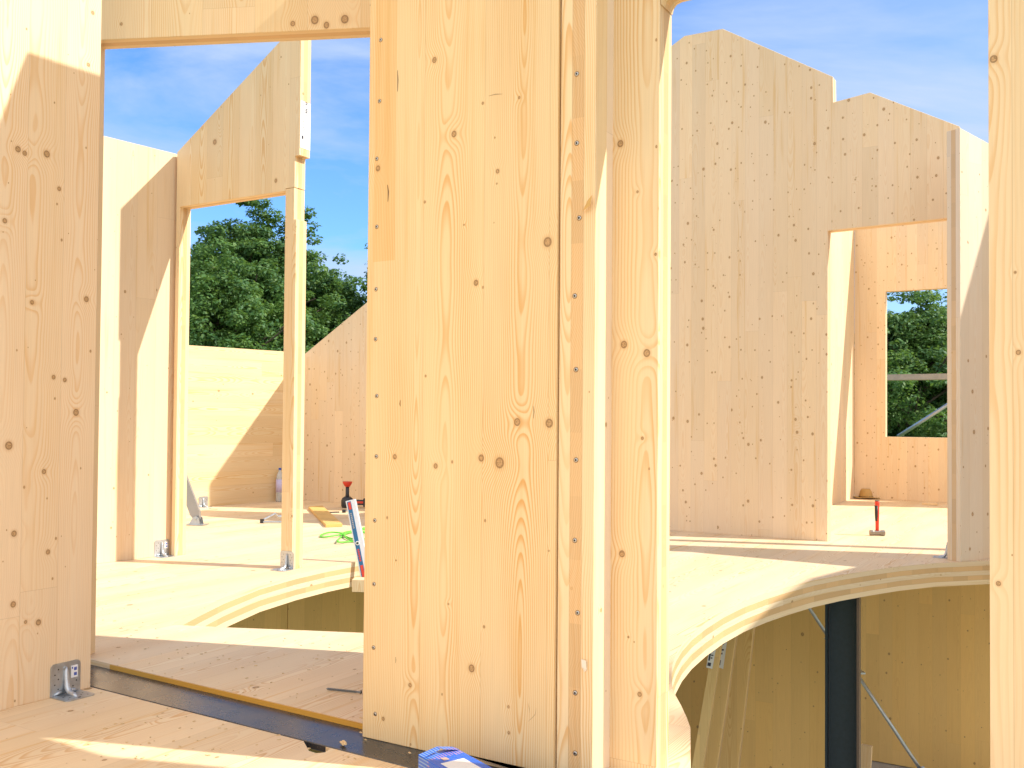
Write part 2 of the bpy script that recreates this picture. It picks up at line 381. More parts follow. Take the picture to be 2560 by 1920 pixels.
# saw cut notch in the edge of the near slab
nn = [fl(822, 1869), fl(814, 1875), fl(806, 1881), fl(782, 1880), fl(770, 1873), fl(776, 1866), fl(790, 1861)]
nd = (NB-NA).normalized()
def on_edge(px):
    pl = Plane(NA, math.atan2(nd.y, nd.x)); s, _ = pl.at(px, 1100); return NA + nd*s
near_side += [xy(on_edge(823))] + [xy(v) for v in (fl(826, 1872, NZ), fl(812, 1881, NZ), fl(790, 1883, NZ), fl(772, 1877, NZ))] + [xy(on_edge(768))]
near_side += [xy(NA), xy(ext(NA, NB, -2.6))]
FP = [ext(LA, LB, -2.6), LA, LB, ext(LA, LB, 1.15)]
x_end = FP[-1]
far_outer = [xy(FP[0]), xy(LA), xy(LB), xy(x_end), (0.75, 2.45), xy(fl(1728, 2060)+Vector((-0.03, -0.3, 0))), ]
far_outer = [xy(FP[0]), xy(LA), xy(LB), xy(ext(LA, LB, 3.0)), (4.6, 1.2), (6.2, 3.5), (6.9, 10.4), (4.2, 11.8), (1.2, 9.6), (-2.25, 10.75), (-4.3, 7.6), (-3.6, 5.2)]
slab1 = slab('upper_floor', far_outer, -0.15, 0.0, FLOOR, holes=[[xy(p) for p in h1], [xy(p) for p in h2]])
tag(slab1, kind='structure')
near_outer = near_side + [(-3.9, 2.2), (-3.4, -2.2), (2.0, -2.2), (2.9, 0.9)]
slab2 = slab('landing_floor', near_outer, -0.16, NZ, FLOOR); tag(slab2, kind='structure')

# steel strip lying in the gap
sw = NT('mill_scale_steel'); tcs = sw.node('ShaderNodeTexCoord')
s1 = sw.noise(tcs.outputs['Object'], 9.0, 5, 0.6); s2 = sw.noise(tcs.outputs['Object'], 240.0, 2, 0.5)
cc = sw.mix(s1, c4((0.045, 0.060, 0.090)), c4((0.085, 0.105, 0.145)))
dust = sw.smooth(s2, 0.62, 0.70, 0.0, 0.6)
cc = sw.mix(dust, cc, c4((0.42, 0.36, 0.28)))
film = sw.smooth(s1, 0.35, 0.75, 0.02, 0.22); cc = sw.mix(film, cc, c4((0.36, 0.31, 0.25)))
sw.l.new(cc, sw.b.inputs['Base Color']); sw.l.new(sw.smooth(s1, 0.2, 0.8, 0.22, 0.34), sw.b.inputs['Roughness']); sw.b.inputs['Metallic'].default_value = 0.75
STEEL = sw.m
edge_n = Vector((-nd.y, nd.x, 0))
a0 = ext(NA, NB, -2.3) + edge_n*0.011; b0 = ext(NA, NB, 2.5) + edge_n*0.011
a1 = ext(LA, LB, -2.3) - edge_n*0.004; b1 = ext(LA, LB, 2.75) - edge_n*0.004
st = slab('steel_flange', [xy(a0), xy(b0), xy(b1), xy(a1)], -0.036, -0.0165, STEEL); bevel(st, 0.002)
tag(st, 'wide dark steel beam flange lying flush in the gap between the two wooden floors', 'steel beam')

ORG = wood('stained_edge', U='z', G='x', T='y', layers=1, light=(0.62, 0.33, 0.055), late=(0.45, 0.2, 0.03), k_mid=0.1, k_small=0.1)
sA = Plane(LA, math.atan2((LB-LA).y, (LB-LA).x)); x0_ = sA.at(288, 1000)[0]
o_ = MB().box((x0_+0.75, -0.0025, -0.0095), (1.5, 0.004, 0.016)).build('edge_strip', ORG, None, LA, (0, 0, sA.a))
tag(o_, 'thin orange brown edging strip along the floor edge beside the steel flange', 'edging strip')

# ================================================================== NEAR WALLS
T = 0.09
A0, A1 = fl(0, 1777, NZ), fl(226, 1719, NZ); A0.z = A1.z = 0
PA = Plane(A1, math.atan2((A1-A0).y, (A1-A0).x))
kA = []
for (px, py, r) in ((45, 373, .012), (62, 383, .010), (117, 385, .014), (148, 472, .009), (12, 552, .010), (216, 748, .012), (80, 756, .009), (22, 1114, .016), (134, 943, .009), (162, 950, .009), (190, 1031, .014), (110, 1179, .010), (35, 1334, .012), (120, 1380, .010), (33, 1511, .012), (64, 1555, .007), (96, 1556, .012), (221, 162, .008), (232, 32, .008)):
    kA.append(PA.at(px, py)+(r*0.82,))
matA = wood('clt_left_panel', knots=kA, k_mid=0.12, k_small=0.7, per_object=False, freq=170, bw=0.125, ring=0.55, spread=0.03, light=(0.78, 0.605, 0.405))
tag(wall('wall_panel', PA, [(-2.3, NZ), (0, NZ), (0, 3.6), (-2.3, 3.6)], -0.0 + T, matA),
    'tall knotty timber wall panel at the left edge of the photo with a steel bracket at its foot', 'wall panel')

PB = Plane(fl(906, 1842, -0.016), E1)
sBr, _ = PB.at(1391, 1000)
kB = []; ZBK = 0.0175
for (px, py, r) in ((1086, 150, .0095), (1135, 335, .0105), (1244, 428, .0070), (1207, 258, .0045), (1298, 244, .0045), (1369, 605, .0150), (1190, 707, .0095), (1062, 505, .0045), (1293, 1055, .0120), (1373, 1058, .0135),
                    (1203, 1145, .0110), (1249, 1157, .0170), (1089, 1165, .0085), (987, 1142, .0085), (1179, 1671, .0120), (1025, 1713, .0070), (958, 1797, .0065), (945, 421, .0100), (1064, 940, .004), (1210, 1567, .0045), (1271, 1767, .0045), (1272, 1832, .005), (990, 1401, .003), (1372, 1377, .003), (1121, 1510, .0035), (1237, 344, .003), (1242, 459, .003), (1160, 562, .003)):
    s_, z_ = PB.at(px, py); kB.append((s_, z_+0.016, r*0.88))
_a, _b = PB.at(936, 400), PB.at(987, 650)
PATCH = (_a[0], _b[0], _b[1]+0.016)
matB = wood('clt_middle_panel', knots=kB, k_mid=0.0, k_small=0.15, per_object=False, freq=175, bw=0.20, ring=1.0, spread=0.03, patch=PATCH, light=(0.77, 0.590, 0.335), streak=0.5, swirl=0.6)
ZB = -0.0160
plB = Plane(PB.o, E1); plB.o = plB.o + Vector((0, 0, ZB))
mid = wall('wall_panel', plB, [(0, 0), (sBr, 0), (sBr, 3.12), (0, 3.12)], T, matB)
tag(mid, 'wide middle timber wall panel with a row of screws down its left side', 'wall panel')
# screws
def screw_head(parent, p, axis_n, r=0.0050):
    """pan head with a star recess, flush on a face"""
    m = MB(); n = axis_n.normalized()
    prof = [(0.0, r*1.0), (0.0010, r*0.98), (0.0019, r*0.80), (0.0022, r*0.52)]
    a = n.orthogonal().normalized(); b = n.cross(a); N = 14; V = []; Fc = []
    for h, q in prof:
        for j in range(N):
            th = 2*math.pi*j/N; V.append(p + n*h + (a*math.cos(th)+b*math.sin(th))*q)
    for i in range(len(prof)-1):
        for j in range(N): Fc.append((i*N+j, i*N+(j+1) % N, (i+1)*N+(j+1) % N, (i+1)*N+j))
    m.add(V, Fc, 0)
    V = []; k = 12
    for j in range(k):
        th = 2*math.pi*j/k; q = r*0.54 if j % 2 == 0 else r*0.40; V.append(p + n*0.0012 + (a*math.cos(th)+b*math.sin(th))*q)
    m.add(V, [tuple(range(k))], 1)
    V = []
    for q in (r*1.0, r*1.28):
        for j in range(N):
            th = 2*math.pi*j/N; V.append(p + n*0.0004 + (a*math.cos(th)+b*math.sin(th))*q)
    m.add(V, [(j, (j+1) % N, N+(j+1) % N, N+j) for j in range(N)], 2)
    inv = parent.matrix_basis.inverted()
    m.v = [tuple(inv @ Vector(v)) for v in m.v]
    return m.build('screw', [BOLT, HOLE, CRUSH], parent)
CRUSH = plain('crushed_wood', (0.30, 0.16, 0.06), 0.8)
for px, py in ((952, 100), (949, 253), (942, 397), (942, 567), (940, 723), (939, 848), (942, 990), (941, 1141), (937, 1301), (935, 1460), (934, 1619), (938, 1785)):
    s_, z_ = PB.at(px, py); screw_head(mid, PB.P(s_, z_), -PB.n)
# resin pockets and a pencil mark on the middle panel
pocket = plain('resin_pocket', (0.16, 0.08, 0.03), 0.6); pencil = plain('pencil_mark', (0.42, 0.30, 0.17), 0.8)
def mark(pts, w_, mat, name):
    m = MB(); P_ = [PB.at(*p) for p in pts]
    L_ = []; Rr_ = []
    for i, (a, b) in enumerate(P_):
        q0, q1_ = P_[max(i-1, 0)], P_[min(i+1, len(P_)-1)]; dx, dz = q1_[0]-q0[0], q1_[1]-q0[1]; l = math.hypot(dx, dz) or 1
        k = w_*math.sin(math.pi*(i+0.35)/(len(P_)-0.3)); L_.append((a-dz/l*k, b+dx/l*k)); Rr_.append((a+dz/l*k, b-dx/l*k))
    V = [(a, -0.0006, b-ZB) for a, b in L_+Rr_]; n = len(P_)
    m.add(V, [(i, i+1, n+i+1, n+i) for i in range(n-1)]); m.build(name, mat, mid)
mark([(994, 176), (995, 200), (994, 229)], 0.0016, pocket, 'resin_pocket')
mark([(969, 462), (971, 480), (970, 504)], 0.0020, pocket, 'resin_pocket')
mark([(1333, 1014), (1335, 1030), (1334, 1046)], 0.0009, pocket, 'resin_pocket')
mark([(1001, 1000), (1000, 1010), (1001, 1016)], 0.0014, pocket, 'resin_pocket')
mark([(989, 1642), (990, 1650), (989, 1658)], 0.0008, pocket, 'resin_pocket')
mark([(1320, 1804), (1330, 1795), (1338, 1786), (1341, 1770)], 0.0006, pencil, 'pencil_mark')
mark([(1320, 1757), (1323, 1770), (1325, 1782)], 0.0006, pencil, 'pencil_mark')
mark([(1222, 240), (1238, 236), (1256, 235)], 0.0012, pencil, 'pencil_mark')
# partition running back from the middle panel, and the door lintel wall behind it
PP = Plane(PB.P(0.0, 0, T+0.002), E2)
tag(wall('wall_panel', PP, [(0, 0), (0.82, 0), (0.82, 3.1025), (0, 3.1025)], -T, WALL), 'timber partition running back behind the middle panel', 'wall panel')
lp0, lp1 = fl(252, 100, 2.3), fl(920, 69, 2.3)
PL = Plane(lp0, math.atan2((lp1-lp0).y, (lp1-lp0).x))
sL0 = PL.at(120, 1000)[0]; sL1 = PL.at(215, 1000)[0]; sL2 = PL.at(1290, 1000)[0]; sL3 = PL.at(1225, 1000)[0]
zt = 3.09
LINT = wood('clt_lintel', bw=0.2, k_mid=0.2, per_object=False, ring=0.6, freq=160, knots=[PL.at(x, y)+(r,) for x, y, r in ((732, 59, .010), (787, 50, .016), (862, 48, .016), (303, 60, .006))])
tag(wall('door_lintel', PL, [(sL0, 0), (sL1, 0), (sL1, 2.3), (sL3, 2.3), (sL3, 0), (sL2, 0), (sL2, zt), (sL0, zt)], T, LINT),
    'timber door lintel with vertical grain spanning from the left panel to the middle panel', 'door lintel')
# end-grain edge of the short wall beside the middle panel
sE0 = PB.at(1394, 1000)[0]; sE1 = PB.at(1483.5, 1000)[0]
EW = wood('clt_edge', U='y', G='z', T='x', thick=sE1-sE0, t0=0.0, layers=3, per_object=False, k_mid=0.3, k_small=0.3)
EW2 = wood('clt_edge_skylit', U='y', G='z', T='x', thick=sE1-sE0, t0=0.0, layers=3, per_object=True, k_mid=0.5, k_small=0.6, light=(0.80, 0.68, 0.54), ring=0.3)  # skylight on the batten is put into this paler base colour
wE = sE1-sE0
V, Fc = prism_data([(0, 0), (wE, 0), (wE, 3.12), (0, 3.12)], [], 0.0, 0.063, lambda s, z, t: (s, t, z))
edge = mesh_obj('wall_edge', V, Fc, EW, None, PB.P(sE0, ZB, 0.006), (0, 0, E1)); bevel(edge, 0.0015)
tag(edge, 'narrow layered board edge with a line of screws right beside the middle panel', 'wall edge')
for px, py in ((1442, 185), (1442, 358), (1448, 545), (1437, 740), (1440, 924), (1440, 1150), (1437, 1351), (1444, 1532), (1438, 1732), (1438, 1883)):
    s_, z_ = PB.shifted(0.006).at(px, py); screw_head(edge, PB.P(s_, z_, 0.006), -PB.n, 0.0054)
# splinters of torn wood
sp_ = MB()
for px, py, w_, h_ in ((1460, 1664, .016, .030),):
    s_, z_ = PB.shifted(0.004).at(px, py)
    sp_.add([PB.P(s_-w_/2, z_+h_*.5, .004), PB.P(s_+w_*.4, z_+h_*.45, .002), PB.P(s_+w_/2, z_-h_*.3, .003), PB.P(s_+w_*.1, z_-h_*.55, .004), PB.P(s_-w_*.2, z_-h_*.1, -.002)], [(0, 1, 2, 3, 4)])
inv = edge.matrix_basis.inverted(); sp_.v = [tuple(inv @ Vector(v)) for v in sp_.v]
sp_.build('splinter', plain('torn_wood', (0.80, 0.72, 0.58), 0.8), edge)
s_, z_ = PB.shifted(0.004).at(1470, 515)
tw = MB().add([PB.P(s_+.014, z_+.026, -.001), PB.P(s_+.002, z_+.012, -.003), PB.P(s_-.013, z_-.014, -.001), PB.P(s_-.004, z_-.013, -.010), PB.P(s_+.012, z_-.002, -.008)], [(0, 1, 4), (1, 2, 3, 4)])
tw.v = [tuple(inv @ Vector(v)) for v in tw.v]
tw.build('torn_chip', plain('torn_wood_orange', (0.62, 0.38, 0.12), 0.8), edge)
inner = MB().box((wE/2+0.002, 0.0635+0.0275, 1.56), (wE-0.02, 0.053, 3.12))
ob = inner.build('wall_batten', EW2, None, PB.P(sE0, ZB, 0.006), (0, 0, E1)); tag(ob, 'batten with skylight put into its pale colour, set back behind the screwed board edge', 'batten')
# jamb panel F of the right opening
PF = PB.shifted(0.123)
sF0 = PF.at(1522, 1000)[0]; sF1 = PF.at(1645, 1000)[0]
kF = [(PF.at(x, y)+(r,)) for x, y, r in ((1551, 344, .0095), (1617, 867, .0105), (1560, 846, .010), (1555, 1369, .009), (1599, 1720, .0065), (1594, 464, .0035), (1606, 1080, .0045), (1571, 1577, .003), (1639, 620, .004))]
matF = wood('clt_jamb', bw=0.17, knots=kF, k_mid=0.0, k_small=0.2, per_object=False, freq=130, ring=0.95, spread=0.03, light=(0.78, 0.605, 0.365))
plF = Plane(PF.o, E1); plF.o = plF.o + Vector((0, 0, ZB))
HS = 2.008
tag(wall('door_jamb', plF, [(sF0, 0), (sF1, 0), (sF1, 3.12), (sF0, 3.12)], 0.083, matF),
    'knotty timber jamb with sunlit edge on the left side of the right opening', 'door jamb')
sG0 = PF.at(2473, 1000)[0]
kG = [(PF.at(x, y)+(r,)) for x, y, r in ((2484, 129, .0085), (2546, 862, .0055), (2496, 1440, .0055), (2538, 662, .003))]
matG = wood('clt_jamb_right', bw=0.15, knots=kG, k_mid=0.0, k_small=0.1, per_object=False, freq=100, ring=0.55, spread=0.03, light=(0.78, 0.605, 0.365))
tag(wall('door_jamb', plF, [(sG0, 0), (sG0+0.55, 0), (sG0+0.55, 3.12), (sG0, 3.12)], 0.083, matG),
    'knotty timber jamb at the right edge of the photo with a black ringed knot', 'door jamb')
# lintel over the right opening, lower edge just above the frame, rounded corner at the jamb
arc = [(sF1+0.002, HS-0.03), (sF1+0.006, HS-0.014), (sF1+0.015, HS-0.004), (sF1+0.03, HS)]
tag(wall('door_lintel', plF, [(sF1+0.002, 3.12), (sF1+0.002, HS-0.03)] + arc[1:] + [(sG0-0.002, HS), (sG0-0.002, 3.12)], 0.083, WALL),
    'timber lintel over the right opening seen only as an orange corner at the top', 'door lintel')

# ================================================================== LEFT ROOM
PD = Plane(fl(423, 1388), R(52.0))
sD0 = -1.9; sD1 = PD.at(433, 1387)[0]
tag(wall('wall_panel', PD, [(sD0, 0), (sD1+0.06, 0), (sD1+0.06, 2.60), (sD0, 2.60)], T, PALE), 'sunlit pale side wall crossed by a slanted shadow, behind the left panel', 'wall panel')
PC = Plane(fl(427, 1389), R(-30.3))
A = PC.at
post_r = A(738, 1300)[0]
c_left = 0.0
pk = A(775, 19)
gab = [A(437, 381), A(700, 98), (A(751, 90)[0], A(751, 90)[1])]
s751 = A(751, 200)[0]; s737 = A(737, 430)[0]; s741 = A(740, 600)[0]
peak_z = A(440, 381)[1] + (s751)*((A(695, 105)[1]-A(440, 380)[1])/(A(695, 105)[0]-A(440, 380)[0]))
zs = A(745, 388)[1]; zj = A(736, 468)[1]; zn = A(737, 548)[1]
zh = 2.245
sJ = A(447, 700)[0]; sPl = A(712, 600)[0]
matC = wood('clt_gable', k_mid=0.5, k_small=0.35, per_object=False, knots=[A(537, 355)+(.017,)], ring=0.7)
gable = wall('gable_panel', PC, [(c_left+0.003, 0), (sJ, 0), (sJ, zh), (sPl, zh), (sPl, zj), (s737, zj), (s737, zs), (s751, zs), (s751, peak_z), (c_left+0.003, A(440, 381)[1])], T, matC)
tag(gable, 'triangular gable panel over the left doorway with a printed label on its sunlit edge', 'gable panel')
# printed label wrapped on the edge
zl0, zl1 = A(748, 368)[1], A(750, 250)[1]
lab = MB().box((s751+0.0012, 0.046, (zl0+zl1)/2), (0.0012, 0.086, zl1-zl0))
lo = lab.build('label', PAPER, gable)
pr = MB()
zz = lambda k: zl0 + (zl1-zl0)*k
for i in range(9): pr.box((s751+0.0022, 0.053, zz(0.72)+i*0.0095+random.uniform(-.001, .001)), (0.0006, 0.020, random.choice((.003, .005, .006))))
for i in range(5): pr.box((s751+0.0022, 0.024, zz(0.86)+i*0.007), (0.0006, 0.014, .0025))
for i in range(7): pr.box((s751+0.0022, 0.030+random.uniform(-.006, .006), zz(0.38)+i*0.009), (0.0006, random.uniform(.016, .034), .0025))
pr.box((s751+0.0022, 0.022, zz(0.23)), (0.0006, 0.016, 0.020))
for q in (0.020, 0.036):
    for i in range(5):
        th = math.pi/2 + math.pi*i/4; pr.box((s751+0.0022, q+0.007*math.cos(th), zz(0.08)+0.007*math.sin(th)), (0.0006, 0.003, 0.003))
lab2 = MB().box((s751+0.0012, 0.046, (zl0+zl1)/2), (0.0012, 0.086, zl1-zl0)); lab2.add(pr.v, pr.f, 1)
bpy.data.objects.remove(lo); lab2.build('label', [PAPER, INK], gable)
post = wall('door_post', PC, [(sPl+0.001, 0), (s741, 0), (s741, zn), (s737-0.002, zn), (s737-0.002, zj-0.003), (sPl+0.001, zj-0.003)], T, wood('clt_post', bw=0.11, k_mid=0.5))
tag(post, 'freestanding door post with a bracket at its foot, in front of the trees', 'door post')

# low parapet wall with horizontal boards, and the sloping gable wall behind
q0 = fl(466, 1271); qc = fl(736, 1249)
PQ = Plane(qc, math.atan2((qc-q0).y, (qc-q0).x))
hq0 = PQ.at(468, 866)[1]; hq1 = PQ.at(706, 878)[1]
lenq = (qc-q0).length
tag(wall('parapet_wall', PQ, [(-lenq-1.6, 0), (0, 0), (0, hq1), (-lenq-1.6, hq0)], T, WALL_H), 'low parapet wall of horizontal boards half in sun below the trees', 'parapet wall')
PR = Plane(qc, R(-30.0))
r0 = PR.at(768, 882); r1 = PR.at(912, 762); slope = (r1[1]-r0[1])/(r1[0]-r0[0])
zr = lambda s: r0[1] + slope*(s-r0[0])
sR1 = 3.3
tag(wall('gable_wall', PR, [(0.002, 0), (sR1, 0), (sR1, zr(sR1)), (0.002, max(zr(0), 1.5))], T, WALL_FAR), 'shaded gable wall with sloping top rising to the right behind the green cable', 'gable wall')

# ================================================================== RIGHT SIDE WALLS
PK = Plane(fl(1684, 1326), E1-R(0.6))
K = PK.at
kr = K(2399, 316)
koutl = [(-1.0, 0), (K(2069, 1300)[0], 0), (K(2069, 900)[0], 2.32), (K(2366, 600)[0], 2.345), (K(2376, 1300)[0], 0), (kr[0], 0), kr, K(2175, 231), K(2083, 256), (K(2082, 220)[0], K(2081, 192)[1]), K(1807, 72), K(1711, 90), K(1682, 112), (-1.0, K(1682, 112)[1]-0.75)]
koutl[3] = (K(2376, 600)[0], 2.33)
tag(wall('gable_wall', PK, koutl, 0.10, WALL_FAR), 'tall knotty gable wall with stepped roofline and a doorway, on the right', 'gable wall')
# stub wall at the doorway's right
l1, l2, l3 = fl(2370, 1395), fl(2402, 1405), fl(2484, 1396)
PLW = Plane(l2, math.atan2((l3-l2).y, (l3-l2).x))
lt0 = PLW.at(2402, 320)[1]; lt1 = PLW.at(2475, 362)[1]; lens = (l3-l2).length
EL = wood('clt_stub', T='y', thick=0.095, layers=3, light=(0.76, 0.62, 0.46), k_mid=0.6, kspace=.2, ring=0.3)
wl_ = wall('wall_stub', PLW, [(0, 0), (lens, 0), (lens, lt1), (0, lt0)], 0.095, EL)
tag(wl_, 'pale narrow wall stub with layered edge standing by the right doorway', 'wall stub')
PX = Plane(Vector((3.98, 3.72, 0)), E2)
tag(wall('gable_wall', PX, [(0, 0), (2.62, 0), (2.62, 4.45), (2.52, 4.35), (2.27, 3.7), (1.85, 2.64), (1.3, 2.76), (0.8, 2.76), (0, 2.66)], -T, WALL_FAR), 'gable wall outside the right edge of the photo that shades the stub', 'gable wall')
# back room
PN = Plane(fl(2136, 1245), E1)
N_ = PN.at
w0 = N_(2214, 729); w1 = N_(2214, 1092)
wx1 = w0[0]+1.25
tag(wall('window_wall', PN, [(0, 0), (3.4, 0), (3.4, 3.35), (0, 3.35)], T, WALL_FAR, holes=[[(w0[0], w1[1]), (wx1, w1[1]), (wx1, w0[1]), (w0[0], w0[1])]]),
    'warm orange back wall with a window opening onto trees, seen through the right doorway', 'wall')
PM = Plane(PN.o, E2)
tag(wall('wall_panel', PM, [(-3.9, 0), (-0.002, 0), (-0.002, 3.3), (-3.9, 3.3)], T, PALE), 'narrow side wall left of the window wall inside the right doorway', 'wall panel')

# ================================================================== LOWER STOREY
LZ = -2.94
cx0 = fl(2168, 1899, LZ); PLR = Plane(cx0, E1)
sa = PLR.at(2030, 1700)[0]; sb = PLR.at(2600, 1700)[0]
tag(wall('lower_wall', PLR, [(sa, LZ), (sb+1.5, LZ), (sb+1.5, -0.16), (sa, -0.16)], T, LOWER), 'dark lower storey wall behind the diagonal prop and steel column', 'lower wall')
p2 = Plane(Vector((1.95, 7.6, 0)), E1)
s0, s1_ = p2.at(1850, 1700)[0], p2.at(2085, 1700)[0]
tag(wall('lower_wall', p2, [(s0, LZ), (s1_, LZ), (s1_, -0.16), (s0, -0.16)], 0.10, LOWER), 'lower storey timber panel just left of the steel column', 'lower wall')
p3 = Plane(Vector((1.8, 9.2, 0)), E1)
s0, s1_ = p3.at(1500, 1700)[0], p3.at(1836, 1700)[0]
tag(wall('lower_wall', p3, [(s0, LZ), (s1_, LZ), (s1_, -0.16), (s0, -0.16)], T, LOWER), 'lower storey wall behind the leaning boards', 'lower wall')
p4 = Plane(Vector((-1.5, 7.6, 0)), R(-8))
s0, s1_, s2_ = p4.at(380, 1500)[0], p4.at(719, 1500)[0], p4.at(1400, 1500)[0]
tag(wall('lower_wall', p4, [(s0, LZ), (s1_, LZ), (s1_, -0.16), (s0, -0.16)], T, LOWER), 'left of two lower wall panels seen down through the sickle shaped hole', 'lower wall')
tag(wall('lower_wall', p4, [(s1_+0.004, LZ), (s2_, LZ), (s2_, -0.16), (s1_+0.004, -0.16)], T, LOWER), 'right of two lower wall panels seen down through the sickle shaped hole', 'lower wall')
# H column
cb = PK.shifted(0).o
cpl = Plane(Vector((2.12, 5.9, 0)), E1+R(8))
ca_, cb_ = cpl.at(2066, 1700)[0], cpl.at(2150, 1700)[0]; cw_ = cb_-ca_
root = empty('steel_column', cpl.P((ca_+cb_)/2, LZ), E1+R(8))
tag(root, 'dark painted steel H column under the edge of the round floor opening', 'steel column')
cs = plain('dark_column_paint', (0.014, 0.026, 0.040), 0.45, 0.2, 0.3, 30)
hh = -0.152-LZ
MB().box((-cw_/2+0.007, 0, hh/2), (0.014, 0.2, hh)).build('flange', cs, root)
MB().box((cw_/2-0.007, 0, hh/2), (0.014, 0.2, hh)).build('flange', plain('flange_bounce_tint', (0.13, 0.085, 0.06), 0.5, 0.1, 0.3, 30), root)  # warm bounced light painted into this flange as brown
MB().box((0, 0.0, hh/2), (cw_-0.030, 0.010, hh)).build('web', plain('column_web_paint', (0.030, 0.044, 0.058), 0.5, 0.2, 0.35, 40), root)
MB().box((0, 0.0, 0.01), (cw_+0.08, 0.28, 0.02)).build('base_plate', cs, root)
# props
def prop(p, q, name_label, thin=0.012, thick_=0.021, split=0.42):
    root = empty('push_pull_prop', p)
    tag(root, name_label, 'prop')
    p, q = Vector(p), Vector(q); m = p.lerp(q, split); d = (q-p).normalized()
    W = lambda v: Vector(v)-root.location
    MB().tube([W(p), W(m)], thick_, 12).build('outer_tube', ZINC, root, smooth=True)
    MB().tube([W(m), W(q)], thin, 12).build('inner_tube', ZINC, root, smooth=True)
    MB().tube([W(m-d*0.05), W(m+d*0.03)], thick_*1.5, 12).build('collar', ZINC, root)
    mb = MB().tube([W(m-d*0.02)+Vector((0.02, 0, 0)), W(m-d*0.02)+Vector((0.07, 0, 0.03))], 0.006, 8); mb.build('pin', ZINC, root)
    MB().box(W(p)+Vector((0, 0, 0.006)), (0.16, 0.12, 0.012)).build('foot_plate', ZINC, root)
    MB().box(W(q), (0.08, 0.02, 0.12)).build('head_plate', ZINC, root)
pq = Plane(Vector((2.75, 6.7, 0)), E1)
def vpnt(pl, px, py, off=0): s, z = pl.at(px, py); return pl.P(s, z, off)
prA = vpnt(pq, 2148, 1693); prB = vpnt(pq, 2302, 1925); dd = (prB-prA)
prop(prB + dd*((LZ-prB.z)/dd.z), prA - dd*0.25, 'galvanised diagonal prop to the right of the steel column', split=0.66)
pq2 = Plane(Vector((1.9, 7.3, 0)), E1)
prA = vpnt(pq2, 2022, 1518); prB = vpnt(pq2, 2064, 1582); dd = (prB-prA)
t_ = (-0.2-prA.z)/dd.z
prop(prB + dd*1.5, prA + dd*t_, 'galvanised diagonal prop just left of the steel column', split=0.3)
# leaning boards with labels
def lean_board(pxs, depth_y, label, lab=None, th=0.06):
    """quad given by pixel corners (top-left, top-right, bottom-right, bottom-left) on a plane"""
    pl = Plane(Vector((1.5, depth_y, 0)), E1)
    q = [pl.at(*p) for p in pxs]
    q = [(s, min(z, -0.155)) for s, z in q]
    dz = LZ - q[2][1]
    def down(a, b):
        k = (LZ-b[1])/(b[1]-a[1]); return (b[0]+(b[0]-a[0])*k, LZ)
    q[2] = down(q[1], q[2]); q[3] = down(q[0], q[3])
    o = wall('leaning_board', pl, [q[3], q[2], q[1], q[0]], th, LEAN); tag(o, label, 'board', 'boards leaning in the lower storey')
    if lab:
        L = [pl.at(*p) for p in lab]
        m = MB(); m.poly([L[3], L[2], L[1], L[0]], -0.0025, -0.0012, lambda s, z, t: (s, t, z)); m0 = m
        a, b, c_, d_ = [Vector((v[0], v[1])) for v in L]
        m = MB()
        def cell(u0, v0, u1, v1):
            P = lambda u, v: (a.lerp(b, u)).lerp(d_.lerp(c_, u), v)
            m.poly([P(u0, v0)[:], P(u1, v0)[:], P(u1, v1)[:], P(u0, v1)[:]], -0.0040, -0.0030, lambda s, z, t: (s, t, z))
        cell(.12, .25, .38, .62); cell(.12, .72, .66, .90); cell(.45, .30, .80, .36); cell(.45, .44, .72, .50); cell(.10, .08, .7, .14)
        m0.add(m.v, m.f, 1); m0.build('label', [PAPER, INK], o)
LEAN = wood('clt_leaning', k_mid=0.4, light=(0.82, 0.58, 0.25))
lean_board([(1790, 1560), (1810, 1560), (1755, 1925), (1728, 1925)], 6.3, 'leftmost leaning board with a small torn paper label', [(1774, 1622), (1790, 1622), (1781, 1672), (1766, 1668)], 0.04)
lean_board([(1812, 1540), (1846, 1540), (1790, 1925), (1748, 1925)], 6.45, 'middle leaning board with a large white paper label', [(1794, 1604), (1818, 1601), (1808, 1672), (1784, 1664)], 0.06)
lean_board([(1846, 1540), (1886, 1540), (1843, 1925), (1788, 1925)], 6.7, 'rightmost leaning board without a label', None, 0.06)
MB().box((0, 0, 0.3), (0.10, 0.05, 0.7)).build('timber_offcut', LUMBER, None, fl(2158, 1925, LZ+0.4)-Vector((0, 0, 0.4)), (0, R(3), E1))
tag(bpy.data.objects['timber_offcut'], 'short upright timber offcut beside the foot of the steel column', 'offcut')

# ledge timber in the sickle hole
le = PC.o
ledge_pl = Plane(fl(892, 1404), R(-12))
o = MB().box((0.55, -0.055, -0.11), (1.1, 0.09, 0.075)).build('ledger_beam', LUMBER, None, fl(889, 1412), (0, 0, R(-3)))
bevel(o, 0.002); tag(o, 'short timber ledger below the edge of the sickle shaped hole carrying the spirit level', 'beam')

